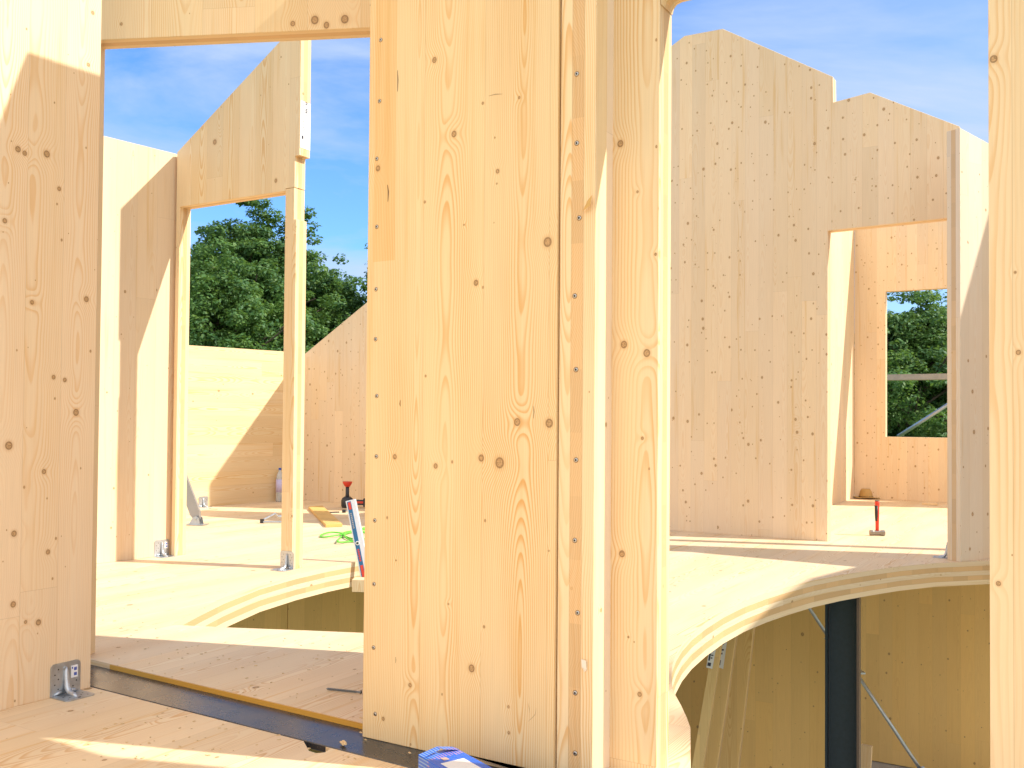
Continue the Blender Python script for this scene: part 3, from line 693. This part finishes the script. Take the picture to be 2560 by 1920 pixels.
# ================================================================== BRACKETS
def rounded(w, h, r, n=5):
    pts = [(-w/2, 0), (w/2, 0)]
    for i in range(n+1):
        th = math.pi/2*i/n; pts.append((w/2-r+r*math.cos(th), h-r+r*math.sin(th)))
    for i in range(n+1):
        th = math.pi/2+math.pi/2*i/n; pts.append((-w/2+r+r*math.cos(th), h-r+r*math.sin(th)))
    return pts
def bracket(p, rz, label, w=0.105, h=0.105, d=0.09, lab=True, group='angle brackets at the feet of the walls'):
    root = empty('angle_bracket', p, rz); tag(root, label, 'bracket', group)
    # local: wall face at y=0, bracket on -y side
    t = 0.003
    def disc(m, c, n_, r, mi=1):
        a = Vector(n_).orthogonal().normalized(); b_ = Vector(n_).cross(a); V = [Vector(c)+(a*math.cos(2*math.pi*j/10)+b_*math.sin(2*math.pi*j/10))*r for j in range(10)]
        m.add(V, [tuple(range(10))], mi)
    m = MB(); m.poly(rounded(w, h, 0.014), -t, -0.0003, lambda a, b, k: (a, k, b))
    for sx in (-1, 1):
        for k in range(5): disc(m, (sx*(0.026+0.012*(k % 2)), -t-0.0004, 0.022+k*0.016), (0, -1, 0), 0.0024)
    m.build('wall_plate', [ZINC, HOLE], root)
    m = MB(); m.poly([(x, -y-0.0) for x, y in rounded(w, d, 0.014)], 0.0006, t+0.0006, lambda a, b_, k: (a, b_, k))
    for sx in (-1, 1):
        for k in range(4): disc(m, (sx*(0.020+0.014*(k % 2)), -0.030-k*0.014, t+0.001), (0, 0, 1), 0.0026)
    disc(m, (0, -0.080, t+0.001), (0, 0, 1), 0.005)
    m.build('floor_plate', [ZINC, HOLE], root)
    # pressed rib
    m = MB(); pts = [(0, -0.004, h*0.86), (0, -0.006, h*0.70), (0, -0.008, h*0.45), (0, -0.013, h*0.22), (0, -0.026, h*0.085), (0, -0.05, 0.006), (0, -0.066, 0.003)]
    m.tube(pts, [0.004, 0.0075, 0.009, 0.010, 0.010, 0.008, 0.003], 10)
    m.build('rib', ZINC, root, smooth=True)
    for sx in (-1, 1):
        MB().tube([(sx*0.012, -0.006, 0.012), (sx*0.028, -0.005, 0.010), (sx*0.042, -0.005, 0.006)], [0.006, 0.006, 0.002], 8).build('gusset', ZINC, root, smooth=True)
    m = MB(); m.tube([(0, -t, h*0.80), (0, -t-0.005, h*0.80)], 0.0085, 6); m.build('bolt', BOLT, root)
    if lab:
        m = MB().box((0.030, -t-0.0012, h*0.66), (0.024, 0.001, 0.040))
        m.box((0.033, -t-0.0022, h*0.74), (0.010, 0.0008, 0.010), mi=1); m.box((0.033, -t-0.0022, h*0.58), (0.010, 0.0008, 0.010), mi=1); m.box((0.022, -t-0.0022, h*0.78), (0.004, 0.0008, 0.006), mi=1)
        m.build('sticker', [PAPER, INKB], root)
    return root
def brk_on(pl, px, label, **kw):
    s = pl.at(px, 1100)[0]; bracket(pl.P(s, 0, -0.0005), pl.a, label, **kw)
bracket(PA.P(PA.at(173, 1100)[0], NZ, -0.0005), PA.a, 'large galvanised angle bracket at the foot of the left panel with a white sticker')
brk_on(PD, 408, 'galvanised bracket at the foot of the pale side wall beside the doorway')
brk_on(PC, 722, 'galvanised bracket at the foot of the freestanding door post', lab=False)
brk_on(PQ, 510, 'small distant bracket at the foot of the parapet wall', lab=False)
endpl = Plane(l1, math.atan2((l2-l1).y, (l2-l1).x))
bracket(l1 + Vector((0.0, 0, 0)), E2+math.pi, 'flat bracket foot showing beside the wall stub', w=0.09, lab=False)

# ================================================================== THINGS ON THE FLOOR
# long screw lying by the middle panel
pA_, pB_ = fl(815, 1726), fl(903, 1735); dv = (pB_-pA_); L_ = dv.length
root = empty('wood_screw', pA_, math.atan2(dv.y, dv.x)); tag(root, 'long zinc wood screw lying on the floor against the middle panel', 'screw')
m = MB(); n_ = 60; pts = []; rr = []
for i in range(n_+1):
    t_ = i/n_; pts.append((L_*0.93*t_, 0, 0.0058)); base = 0.0026 if t_ > 0.06 else 0.0006+0.033*t_
    rr.append(base + (0.0016 if (i % 2 and t_ < 0.93 and t_ > .03) else 0))
SCR = plain('dark_zinc', (0.20, 0.23, 0.25), 0.42, 0.6, 0.3, 200)
m.tube(pts, rr, 12); m.build('shank', SCR, root, smooth=False)
MB().tube([(L_*0.93, 0, 0.0058), (L_*0.965, 0, 0.0058), (L_*0.985, 0, 0.0058), (L_, 0, 0.0058)], [0.0028, 0.0050, 0.0068, 0.0068], 14).build('head', SCR, root)
m = MB().tube([(L_+0.0003, 0, 0.0058), (L_+0.0008, 0, 0.0058)], 0.0034, 6); m.build('drive_recess', HOLE, root)
# a smaller one far off
pA_ = fl(526, 1273); root = empty('wood_screw', pA_, R(-25)); tag(root, 'tiny screw lying in front of the distant parapet wall bracket', 'screw')
MB().tube([(0, 0, 0.004), (0.09, 0, 0.004)], 0.0028, 8).build('shank', BOLT, root); MB().tube([(0, 0, 0.005), (-0.008, 0, 0.005)], 0.007, 8).build('head', BOLT, root)

# clevis foot of a prop, left
base = fl(486, 1312); pv = Plane(base, R(-12))
root = empty('standing_prop', base, R(-12)); tag(root, 'grey prop end with a hinged foot plate standing behind the left doorway jamb', 'prop')
MB().box((0.02, 0, 0.006), (0.17, 0.10, 0.006)).build('foot_plate', ZINC, root)
m = MB(); 
for sy in (-0.03, 0.03): m.poly([(-0.03, 0.009), (0.065, 0.009), (0.055, 0.06), (0.03, 0.075), (0.0, 0.06)], sy-0.003, sy+0.003, lambda a, b, k: (a, k, b))
m.build('clevis', ZINC, root)
MB().tube([(0.03, -0.045, 0.05), (0.03, 0.045, 0.05)], 0.009, 10).build('pin', BOLT, root)
m = MB(); a_ = Vector((0.028, 0, 0.05)); d_ = Vector((-0.40, 0, 0.92)).normalized(); n2 = Vector((d_.z, 0, -d_.x))
m.poly([(0, -0.025), (0.05, -0.045), (1.7, -0.05), (1.7, 0.05), (0.05, 0.045), (0, 0.025)], -0.012, 0.012, lambda a, b, k: tuple(a_ + d_*a + n2*b + Vector((0, k, 0))))
m.build('flat_bar', plain('grey_prop_metal', (0.40, 0.38, 0.36), 0.45, 0.6, .1), root)
# lying bracket parts
base = fl(680, 1308); root = empty('prop_fork', base, R(5)); tag(root, 'small metal fork lying on the floor left of the door post', 'prop part')
MB().box((-0.082, 0, 0.018), (0.03, 0.03, 0.034)).build('end_block', BLACK, root)
MB().tube([(-0.09, 0, 0.02), (0.01, 0.10, 0.07), (0.05, 0.12, 0.03)], 0.008, 8).build('fork_arm', ZINC, root)
MB().tube([(-0.07, -0.01, 0.012), (0.14, -0.03, 0.012)], 0.008, 8).build('fork_arm', ZINC, root)
MB().tube([(0.03, 0.11, 0.045), (0.16, 0.12, 0.045)], 0.010, 8).build('stem', ZINC, root)
# plank on the floor
pk_ = [fl(771, 1273, 0), fl(814, 1319, 0), fl(856, 1317, 0), fl(806, 1270, 0)]
o = slab('plank', [xy(p) for p in pk_], 0.001, 0.026, wood('yellow_plank', U='y', G='x', T='z', layers=1, light=(0.74, 0.46, 0.15), late=(0.6, 0.32, 0.09), k_mid=0.1)); bevel(o, 0.002)
tag(o, 'short orange yellow plank lying between the door post and the green cable', 'plank')
# pencil + little block
o = MB().tube([tuple(fl(819, 1281, 0.006)), tuple(fl(848, 1280, 0.006))], 0.006, 6).build('pencil', BLACK); tag(o, 'thin dark pencil lying beyond the yellow plank', 'pencil')
b_ = fl(861, 1282); root = empty('bit_holder', b_); tag(root, 'small black bit holder on the floor beside the drill', 'tool bit')
MB().tube([(-0.02, 0, 0.016), (0.012, 0, 0.016)], 0.014, 10).build('holder', BLACK, root); MB().tube([(0.012, 0, 0.016), (0.035, 0, 0.016)], 0.006, 6).build('bit', BOLT, root)
# green cable
def smooth_path(px, z=0.006, n=8):
    P = [fl(x, y, z) for x, y in px]; out = []
    for i in range(len(P)-1):
        p0, p1, p2, p3 = P[max(i-1, 0)], P[i], P[i+1], P[min(i+2, len(P)-1)]
        for k in range(n):
            t = k/n; out.append(0.5*((2*p1)+(-p0+p2)*t+(2*p0-5*p1+4*p2-p3)*t*t+(-p0+3*p1-3*p2+p3)*t**3))
    out.append(P[-1]); return out
cab = [(930, 1318), (905, 1324), (880, 1330), (858, 1334), (825, 1334), (801, 1340), (812, 1343), (845, 1341), (862, 1336), (878, 1330), (905, 1326), (945, 1326), (960, 1336), (930, 1348), (900, 1350), (875, 1345), (856, 1337),
       (875, 1331), (905, 1324), (950, 1320), (965, 1330), (930, 1328), (880, 1331), (860, 1338), (868, 1348), (890, 1353), (925, 1355), (960, 1350), (950, 1342), (905, 1334), (870, 1334), (852, 1343), (843, 1356), (850, 1358), (875, 1354), (905, 1355), (940, 1352)]
m = MB(); pth = smooth_path(cab, 0.007, 6)
for i, v in enumerate(pth): v.z = 0.007 + 0.010*(0.5+0.5*math.sin(i*0.33))
m.tube(pth, 0.006, 8)
tag(m.build('cable', GREEN, smooth=True), 'bright green cable coiled loosely on the floor behind the spirit level', 'cable')
# bottle behind the post
b_ = fl(699, 1254); root = empty('bottle', b_); tag(root, 'clear bottle with purple and blue label standing mostly behind the door post', 'bottle')
pet = plain('clear_plastic', (0.75, 0.78, 0.78), 0.15); pet.node_tree.nodes['Principled BSDF'].inputs['Transmission Weight'].default_value = 0.5
def lathe(prof, n=16):
    m = MB(); m.tube([(0, 0, z) for r, z in prof], [r for r, z in prof], n); return m
lathe([(0.036, 0.0), (0.040, 0.01), (0.040, 0.24), (0.034, 0.28), (0.016, 0.32), (0.013, 0.335)]).build('body', pet, root, smooth=True)
lathe([(0.041, 0.10), (0.041, 0.235)]).build('label', plain('purple_label', (0.55, 0.50, 0.72), 0.4), root, smooth=True)
lathe([(0.015, 0.335), (0.015, 0.355)]).build('cap', plain('blue_cap', (0.05, 0.1, 0.5), 0.4), root)
# cordless drill standing with the red collar up
b_ = fl(868, 1269); root = empty('cordless_drill', b_, R(-10)); tag(root, 'black cordless tool with a red funnel top standing by the far gable wall', 'power tool')
dk = plain('tool_black', (0.025, 0.025, 0.03), 0.45)
lathe([(0.052, 0.0), (0.060, 0.02), (0.060, 0.07), (0.050, 0.095), (0.028, 0.11)]).build('body', dk, root, smooth=True)
lathe([(0.022, 0.10), (0.018, 0.13), (0.018, 0.21)]).build('stem', dk, root, smooth=True)
lathe([(0.020, 0.205), (0.034, 0.22), (0.046, 0.245), (0.048, 0.258)]).build('funnel', RED, root, smooth=True)
h_ = MB().box((0.13, 0, 0.055), (0.16, 0.06, 0.05)).build('handle', dk, root); bevel(h_, 0.01, 3)
bt = MB().box((0.22, 0, 0.055), (0.09, 0.08, 0.085)).build('battery', dk, root); bevel(bt, 0.008, 3)
MB().box((0.13, -0.0315, 0.058), (0.09, 0.001, 0.02)).build('badge', RED, root)
# spirit level leaning in the sickle hole
top = fl(872, 1404, 0.0); plv = Plane(fl(895, 1404), R(-8)); plv.o = plv.o - plv.n*0.03
t1 = plv.at(871, 1252); t2 = plv.at(921, 1452)
P1 = plv.P(t1[0], t1[1], 0.05); P2 = plv.P(t2[0], t2[1], -0.03)
ax_ = (P1-P2); Ln = ax_.length; zax = ax_.normalized(); xax = (plv.d - zax*plv.d.dot(zax)).normalized(); yax = zax.cross(xax)
root = empty('spirit_level', P2); root.rotation_euler = Matrix((xax, yax, zax)).transposed().to_euler()
tag(root, 'aluminium spirit level with blue and red stickers leaning beside the middle panel', 'spirit level')
W_ = 0.064
o = MB().box((0, 0, Ln/2), (W_, 0.024, Ln)).build('body', ALU, root); bevel(o, 0.002)
m = MB().box((-0.011, -0.0128, Ln/2), (0.026, 0.0012, Ln*0.97))
for k in range(9): m.box((-0.012, -0.0140, Ln*(0.66+0.022*k)), (0.010, 0.0008, 0.007), mi=1)
for k in range(6): m.box((-0.011, -0.0140, Ln*(0.26+0.026*k)), (0.011, 0.0008, 0.009), mi=2)
m.build('sticker', [NAVY, plain('grey_print', (0.35, .33, .34), .5), RED], root)
for k, hh_ in ((0.93, .045), (0.12, .085)): MB().box((-0.010, -0.0140, Ln*k), (0.017, 0.0010, hh_)).build('red_badge', RED, root)
MB().tube([(-0.008, -0.0125, Ln*0.47), (-0.008, -0.0150, Ln*0.47)], 0.013, 16).build('vial_ring', PAPER, root)
MB().tube([(-0.008, -0.0150, Ln*0.47), (-0.008, -0.0158, Ln*0.47)], 0.008, 16).build('vial', plain('vial_dark', (.03, .05, .03), .2), root)
# club hammer
hb = fl(2193, 1339); root = empty('club_hammer', hb, R(-6)); tag(root, 'club hammer standing on its steel head with red and black handle in the right doorway', 'hammer')
hs = 0.0
L2 = 0.27
m = MB(); pr_ = [(-0.058, 0.017), (-0.054, 0.021), (-0.032, 0.0205), (-0.026, 0.018), (0.026, 0.018), (0.032, 0.0205), (0.054, 0.021), (0.058, 0.017)]
V = []; Fc = []
for x_, h2_ in pr_:
    k_ = h2_*0.55
    V += [(x_, -h2_, 0.022-k_), (x_, -k_, 0.022-h2_), (x_, k_, 0.022-h2_), (x_, h2_, 0.022-k_), (x_, h2_, 0.022+k_), (x_, k_, 0.022+h2_), (x_, -k_, 0.022+h2_), (x_, -h2_, 0.022+k_)]
for i in range(len(pr_)-1):
    for j in range(8): Fc.append((i*8+j, i*8+(j+1) % 8, (i+1)*8+(j+1) % 8, (i+1)*8+j))
Fc += [tuple(range(8)), tuple(range((len(pr_)-1)*8, len(pr_)*8))]
m.add(V, Fc); m.build('head', plain('forged_steel', (0.30, 0.28, 0.25), 0.42, 0.8, 0.35, 60), root)
m = MB(); m.tube([(0, 0, 0.03), (0, 0, 0.09), (0, 0, 0.15), (0, 0, 0.22), (0, 0, 0.262), (0, 0, 0.27)], [0.013, 0.0135, 0.0155, 0.0165, 0.0185, 0.016], 14)
m.build('handle', RED, root, smooth=True)
m = MB(); m.tube([(-0.006, -0.004, 0.115), (-0.006, -0.004, 0.16), (-0.006, -0.004, 0.235)], [0.010, 0.0135, 0.0145], 12); m.build('grip', BLACK, root, smooth=True)
MB().tube([(0, 0, 0.268), (0, 0, 0.274)], 0.0165, 14).build('end_cap', BLACK, root)
# crumpled straw hat in the back corner
hb = fl(2164, 1244); hb = hb - PN.n*0.13 + PN.d*0.03
root = empty('straw_hat', hb, E1); root.scale = (0.8, 0.8, 0.85); tag(root, 'crumpled straw hat lying in the corner below the window wall', 'hat')
stw = plain('straw', (0.50, 0.30, 0.09), 0.7, 0, 0.25, 120, bump=0.6)
V = []; Fc = []; N = 28; prof = [(0.20, 0.010), (0.18, 0.018), (0.13, 0.010), (0.100, 0.018), (0.094, 0.05), (0.082, 0.10), (0.060, 0.135), (0.030, 0.120), (0.0, 0.105)]
for i, (r_, z_) in enumerate(prof):
    for j in range(N):
        th = 2*math.pi*j/N; wv = 0.012*math.sin(2*th+0.6)*(1 if i < 3 else 0); dent = -0.045*max(0, math.cos(th-1.2))**2*(1 if i in (5, 6, 7) else 0)
        V.append((r_*math.cos(th)*1.0, r_*math.sin(th)*0.78, z_+abs(wv)+dent))
for i in range(len(prof)-1):
    for j in range(N): Fc.append((i*N+j, i*N+(j+1) % N, (i+1)*N+(j+1) % N, (i+1)*N+j))
crown_f = [f for k, f in enumerate(Fc) if k//N >= 3]; brim_f = [f for k, f in enumerate(Fc) if k//N < 3]
mesh_obj('crown', V, crown_f, stw, root, smooth=True); mesh_obj('brim', V, brim_f, stw, root, smooth=True)
MB().tube([(0.099*math.cos(t*0.2618*1.0), 0.0775*math.sin(t*0.2618), 0.026) for t in range(25)], 0.006, 6).build('hat_band', plain('hat_band_brown', (0.20, 0.10, 0.03), .7), root)
# small offcut under the hat's edge
o = MB().box((0, 0, 0.012), (0.16, 0.03, 0.02)).build('wood_strip', LUMBER, None, fl(2325, 1263), (0, 0, R(-35))); tag(o, 'thin wooden strip lying on the floor below the window', 'offcut')

# screw box (printed cardboard)
wb = NT('printed_card'); tcb = wb.node('ShaderNodeTexCoord'); sb_ = wb.node('ShaderNodeSeparateXYZ'); wb.l.new(tcb.outputs['Object'], sb_.inputs[0])
X_, Y_, Z_ = sb_.outputs
row = wb.math('FRACT', wb.math('MULTIPLY', wb.math('ADD', Y_, wb.math('MULTIPLY', Z_, 1.0)), 115.0)); rowm = wb.math('LESS_THAN', row, 0.34)
dash = wb.math('LESS_THAN', wb.math('FRACT', wb.math('MULTIPLY', X_, 330.0)), 0.62)
zone = wb.smooth(wb.math('ADD', X_, wb.math('MULTIPLY', wb.noise(tcb.outputs['Object'], 45, 1), 0.05)), 0.075, 0.076, 1.0, 0.0)
ink = wb.math('MULTIPLY', wb.math('MULTIPLY', rowm, dash), zone)
pcol = wb.mix(wb.math('GREATER_THAN', wb.math('ADD', X_, wb.math('MULTIPLY', Y_, 0.4)), 0.004), c4((0.30, 0.50, 0.62)), c4((0.75, 0.36, 0.22)))
wb.l.new(wb.mix(ink, c4((0.012, 0.12, 0.60)), pcol), wb.b.inputs['Base Color']); wb.b.inputs['Roughness'].default_value = 0.35
q1, q2, q3 = fl(1049, 1889, .0545), fl(1136, 1867, .0545), fl(1228, 1917, .0545)
bd = (q3-q2); ang = math.atan2(bd.y, bd.x)
root = empty('screw_box', Vector((q2.x, q2.y, NZ)), ang); tag(root, 'blue printed cardboard screw box with a white label in front of the middle panel', 'box')
wid = (q1-q2).length; Lb = 0.24
o = MB().box((Lb/2, -wid/2, 0.035), (Lb, wid, 0.066)).build('carton', wb.m, root); bevel(o, 0.0015, 2)
o.location = (0, 0, 0)
m = MB(); m.add([(0.0, -wid, .0690), (0.028, -wid, .0690), (0.024, -wid*0.52, .0800), (0.002, -wid*0.5, .0800)], [(0, 1, 2, 3)])
m.add([(0.0, -wid*0.48, .0790), (0.028, -wid*.46, .0790), (0.028, -0.002, .0690), (0, -0.002, .0690)], [(0, 1, 2, 3)])
m.build('flap', wb.m, root)
MB().box((0.135, -wid*0.55, 0.0690), (0.10, wid*0.62, 0.0010)).build('label', PAPER, root)
MB().box((0.062, -wid*0.62, 0.0690), (0.018, 0.016, 0.0008)).build('print', plain('beige_print', (0.45, .32, .28), .5), root)
# wood chips on the steel strip
for px, py, r_, lb in ((858, 1860, 0.011, 'curled wood chip on the steel strip by the saw notch'), (902, 1832, .004, 'tiny pale wood crumb touching the corner of the middle panel'), (780, 1783, .004, 'tiny wood crumb on the far edge of the steel strip'), (1024, 1883, .004, 'tiny wood crumb on the steel strip below the middle panel'), (914, 1850, .003, 'smallest wood crumb under the middle panel corner')):
    p = fl(px, py, -0.012); rt = Matrix.Rotation(R(random.uniform(20, 60)), 3, 'Z')
    m = MB().box((0, 0, r_*0.25), (r_*1.1, r_*2.6, r_*0.35), rt).box((r_*0.3, 0, r_*0.55), (r_*0.5, r_*2.2, r_*0.25), rt)
    tag(m.build('wood_chip', plain('chip', (0.72, 0.52, 0.28), .8), None, p), lb, 'wood chip', 'wood chips on the steel strip')

# ================================================================== SCAFFOLD OUTSIDE THE WINDOW
ps = PN.shifted(1.3)
root = empty('scaffold', ps.P(ps.at(2290, 1000)[0], 0), E1); tag(root, 'weathered scaffold rail and diagonal pole outside the far window', 'scaffold')
def loc(px, py, off=0): s, z = ps.at(px, py); return Vector((s-ps.at(2290, 1000)[0], off, z))
sca = plain('weathered_board', (0.42, 0.38, 0.33), 0.8, 0, 0.25, 20)
a_, b_ = loc(2130, 941), loc(2460, 941)
MB().box(((a_.x+b_.x)/2, 0, (loc(2290, 934).z+loc(2290, 952).z)/2), (b_.x-a_.x+1.0, 0.24, 0.07)).build('deck_board', sca, root)
MB().tube([loc(2238, 1092, 0.2), loc(2420, 976, 0.2)], 0.024, 10).build('diagonal_pole', ZINC, root, smooth=True)
MB().tube([loc(2130, 941, 0.3)+Vector((0, 0, -4)), loc(2130, 941, 0.3)+Vector((0, 0, 1.2))], 0.024, 10).build('upright_pole', ZINC, root, smooth=True)
MB().tube([loc(2460, 941, 0.3)+Vector((0, 0, -4)), loc(2460, 941, 0.3)+Vector((0, 0, 1.2))], 0.024, 10).build('upright_pole', ZINC, root, smooth=True)

# ================================================================== TREES
bark = plain('bark', (0.09, 0.07, 0.05), 0.9, 0, 0.3, 12, bump=0.5)
lf = NT('leaf'); oi = lf.node('ShaderNodeObjectInfo'); geo = lf.node('ShaderNodeNewGeometry')
tl = lf.node('ShaderNodeTexCoord')
nn_ = lf.noise(tl.outputs['Object'], 0.9, 3); n3 = lf.noise(tl.outputs['Object'], 9.0, 2)
base = lf.mix(lf.smooth(nn_, 0.3, 0.7), c4((0.038, 0.120, 0.042)), c4((0.110, 0.230, 0.055)))
base = lf.mix(lf.smooth(n3, 0.45, 0.75, 0.0, 0.5), base, c4((0.27, 0.37, 0.07)))  # sunlit highlights painted into the leaf colour as yellow-green blotches
lf.l.new(base, lf.b.inputs['Base Color']); lf.b.inputs['Roughness'].default_value = 0.6
tr = lf.node('ShaderNodeBsdfTranslucent'); lf.l.new(lf.mix(0.5, base, c4((0.22, 0.34, 0.04))), tr.inputs['Color'])
ms = lf.node('ShaderNodeMixShader'); ms.inputs[0].default_value = 0.38
lf.l.new(lf.b.outputs[0], ms.inputs[1]); lf.l.new(tr.outputs[0], ms.inputs[2]); lf.l.new(ms.outputs[0], lf.n['Material Output'].inputs['Surface'])
LEAF = lf.m
def make_tree(rng, H, Rc, base_h, leafs, lsize=0.048, shape=1.0):
    """returns crown mesh and trunk mesh (tapered trunk with limbs); leaf quads gathered on twigs in clumps"""
    trunk = MB(); lean = rng.normal(0, 0.03, 2)
    tp = [Vector((lean[0]*z, lean[1]*z, z)) for z in np.linspace(0, H*0.93, 9)]
    trunk.tube(tp, [max(0.02, 0.026*H*(1-i/8.6)) for i in range(9)], 10)
    cl = []
    nb = 64
    for i in range(nb):
        k = (i+0.5)/nb; z0 = base_h + (H*0.95-base_h)*k
        prof = (math.sin(math.pi*min(1, 0.22+0.78*k)**0.9)**0.75)*shape + 0.12
        rr_ = Rc*prof*rng.uniform(0.65, 1.15); th = i*2.399 + rng.uniform(-.4, .4)
        start = Vector((lean[0]*z0, lean[1]*z0, z0*0.95)); tip = start + Vector((math.cos(th)*rr_, math.sin(th)*rr_, rr_*rng.uniform(0.25, 0.75)))
        mid_ = start.lerp(tip, 0.5) + Vector((0, 0, -0.04*rr_))
        trunk.tube([start, mid_, tip], [0.012*H*(1-0.6*k)*0.8, 0.03, 0.012], 6, cap=False)
        for q in range(13):
            f = rng.uniform(0.30, 1.12); c = start.lerp(tip, f) + Vector(rng.normal(0, 0.15*rr_+0.05, 3))
            cl.append((c, rng.uniform(0.10, 0.36)*(0.6+0.25*Rc/2)))
    for q in range(14):   # ragged leader shoots
        c = tp[-1] + Vector((rng.normal(0, .25), rng.normal(0, .25), rng.uniform(-0.5, 0.75))); cl.append((c, rng.uniform(.12, .26)))
    C = np.array([c[:] for c, r in cl]); Rr = np.array([r for c, r in cl])
    wts = Rr**2; wts /= wts.sum()
    ids = rng.choice(len(cl), leafs, p=wts)
    dirs = rng.normal(0, 1, (leafs, 3)); dirs /= np.linalg.norm(dirs, axis=1)[:, None]
    rad = Rr[ids]*rng.uniform(0.25, 1.0, leafs)**0.6
    pos = C[ids] + dirs*rad[:, None]*np.array([1.2, 1.2, 0.7])
    nrm = dirs*0.5 + rng.normal(0, 0.45, (leafs, 3)) + np.array([0, 0, 0.8]); nrm /= np.linalg.norm(nrm, axis=1)[:, None]
    t = rng.normal(0, 1, (leafs, 3)); t -= (t*nrm).sum(1)[:, None]*nrm; t /= np.linalg.norm(t, axis=1)[:, None]; b = np.cross(nrm, t)
    s = (lsize*rng.uniform(0.55, 1.25, leafs))[:, None]
    v = np.stack([pos-t*s, pos-b*s*0.55+nrm*s*0.12, pos+t*s, pos+b*s*0.55+nrm*s*0.12], 1).reshape(-1, 3)
    me = bpy.data.meshes.new('crown'); me.vertices.add(leafs*4); me.vertices.foreach_set('co', v.astype(np.float32).ravel())
    me.loops.add(leafs*4); me.loops.foreach_set('vertex_index', np.arange(leafs*4, dtype=np.int32))
    me.polygons.add(leafs); me.polygons.foreach_set('loop_start', np.arange(0, leafs*4, 4, dtype=np.int32)); me.polygons.foreach_set('loop_total', np.full(leafs, 4, dtype=np.int32))
    me.update(); me.validate(); me.materials.append(LEAF)
    return me, trunk
def plant(px, top_y, dist, H_over, Rc, seed, label, leafs=26000, base=0.12, lsize=0.048, shape=1.0):
    d = ray(px, 1045); p = CAM + d*(dist/d.y); dt = ray(px, top_y); ztop = EYE + dt.z*dist/dt.y
    H = ztop-GZ
    rng = np.random.default_rng(seed)
    me, tr_ = make_tree(rng, H, Rc, H*base, leafs, lsize, shape)
    root = empty('broadleaf_tree', (p.x, p.y, GZ), rng.uniform(0, 6)); tag(root, label, 'tree', 'trees behind the building')
    c = bpy.data.objects.new('crown', me); col.objects.link(c); c.parent = root
    tr_.build('trunk', bark, root, smooth=True)
plant(600, 505, 21, 0, 2.05, 1, 'tallest leafy tree with ragged top seen through the left doorway', 150000)
plant(745, 545, 22, 0, 1.55, 2, 'slim second tree right behind the door post', 80000)
plant(470, 640, 19, 0, 1.9, 3, 'lower tree at the left side of the left doorway view', 80000)
plant(842, 655, 23, 0, 1.4, 4, 'small tree between the door post and the middle panel', 60000)
plant(935, 610, 22, 0, 1.3, 5, 'narrow tree half hidden by the left edge of the middle panel', 55000)
plant(690, 660, 26, 0, 2.6, 6, 'broad dark tree behind the tallest tree', 110000, 0.1, 0.07)
plant(540, 690, 26, 0, 2.6, 7, 'broad dark tree in the gap left of the tallest tree', 110000, 0.1, 0.07)
plant(2235, 742, 20, 0, 2.0, 8, 'tree with spiky top in the left half of the far window', 90000)
plant(2375, 775, 22, 0, 2.3, 9, 'rounder tree in the right half of the far window', 90000)
plant(2300, 860, 26, 0, 3.2, 10, 'dark tree filling the background of the far window', 110000, 0.08, 0.07)
def plant_at(x, y, ztop, Rc, seed, label, leafs):
    rng = np.random.default_rng(seed); me, tr_ = make_tree(rng, ztop-GZ, Rc, (ztop-GZ)*0.25, leafs, 0.085, 1.0)
    root = empty('broadleaf_tree', (x, y, GZ), 0); tag(root, label, 'tree', 'trees behind the building')
    c = bpy.data.objects.new('crown', me); col.objects.link(c); c.parent = root; tr_.build('trunk', bark, root, smooth=True)
plant_at(18.0, -1.7, 17.3, 1.3, 21, 'unseen tall tree added off to the right whose top dapples the sunlight on the near jamb', 50000)  # added out of view so its top softly shades the near jamb
# sawdust and shavings trodden over the floors
rng = np.random.default_rng(5); m = MB()
for k in range(420):
    px = rng.uniform(200, 930) if k % 4 else rng.uniform(1690, 2350); py = rng.uniform(1420, 1900) if k % 4 else rng.uniform(1360, 1440)
    z = NZ if (py-1717) > (px-225)*0.2544 else 0.0
    if z == 0.0 and (py-1648) > (px-225)*0.234 - 3: continue
    p = fl(px, py, z+0.0012)
    if 430 < px < 930 and 1390 < py < 1590 and z == 0.0: continue
    a = rng.uniform(0, 3.1); l = rng.uniform(0.0015, 0.006); w_ = l*rng.uniform(0.2, 0.6)
    m.box(p, (l*2, w_*2, 0.0016), Matrix.Rotation(a, 3, 'Z'))
tag(m.build('sawdust', plain('sawdust', (0.62, 0.45, 0.24), 0.9)), kind='stuff')
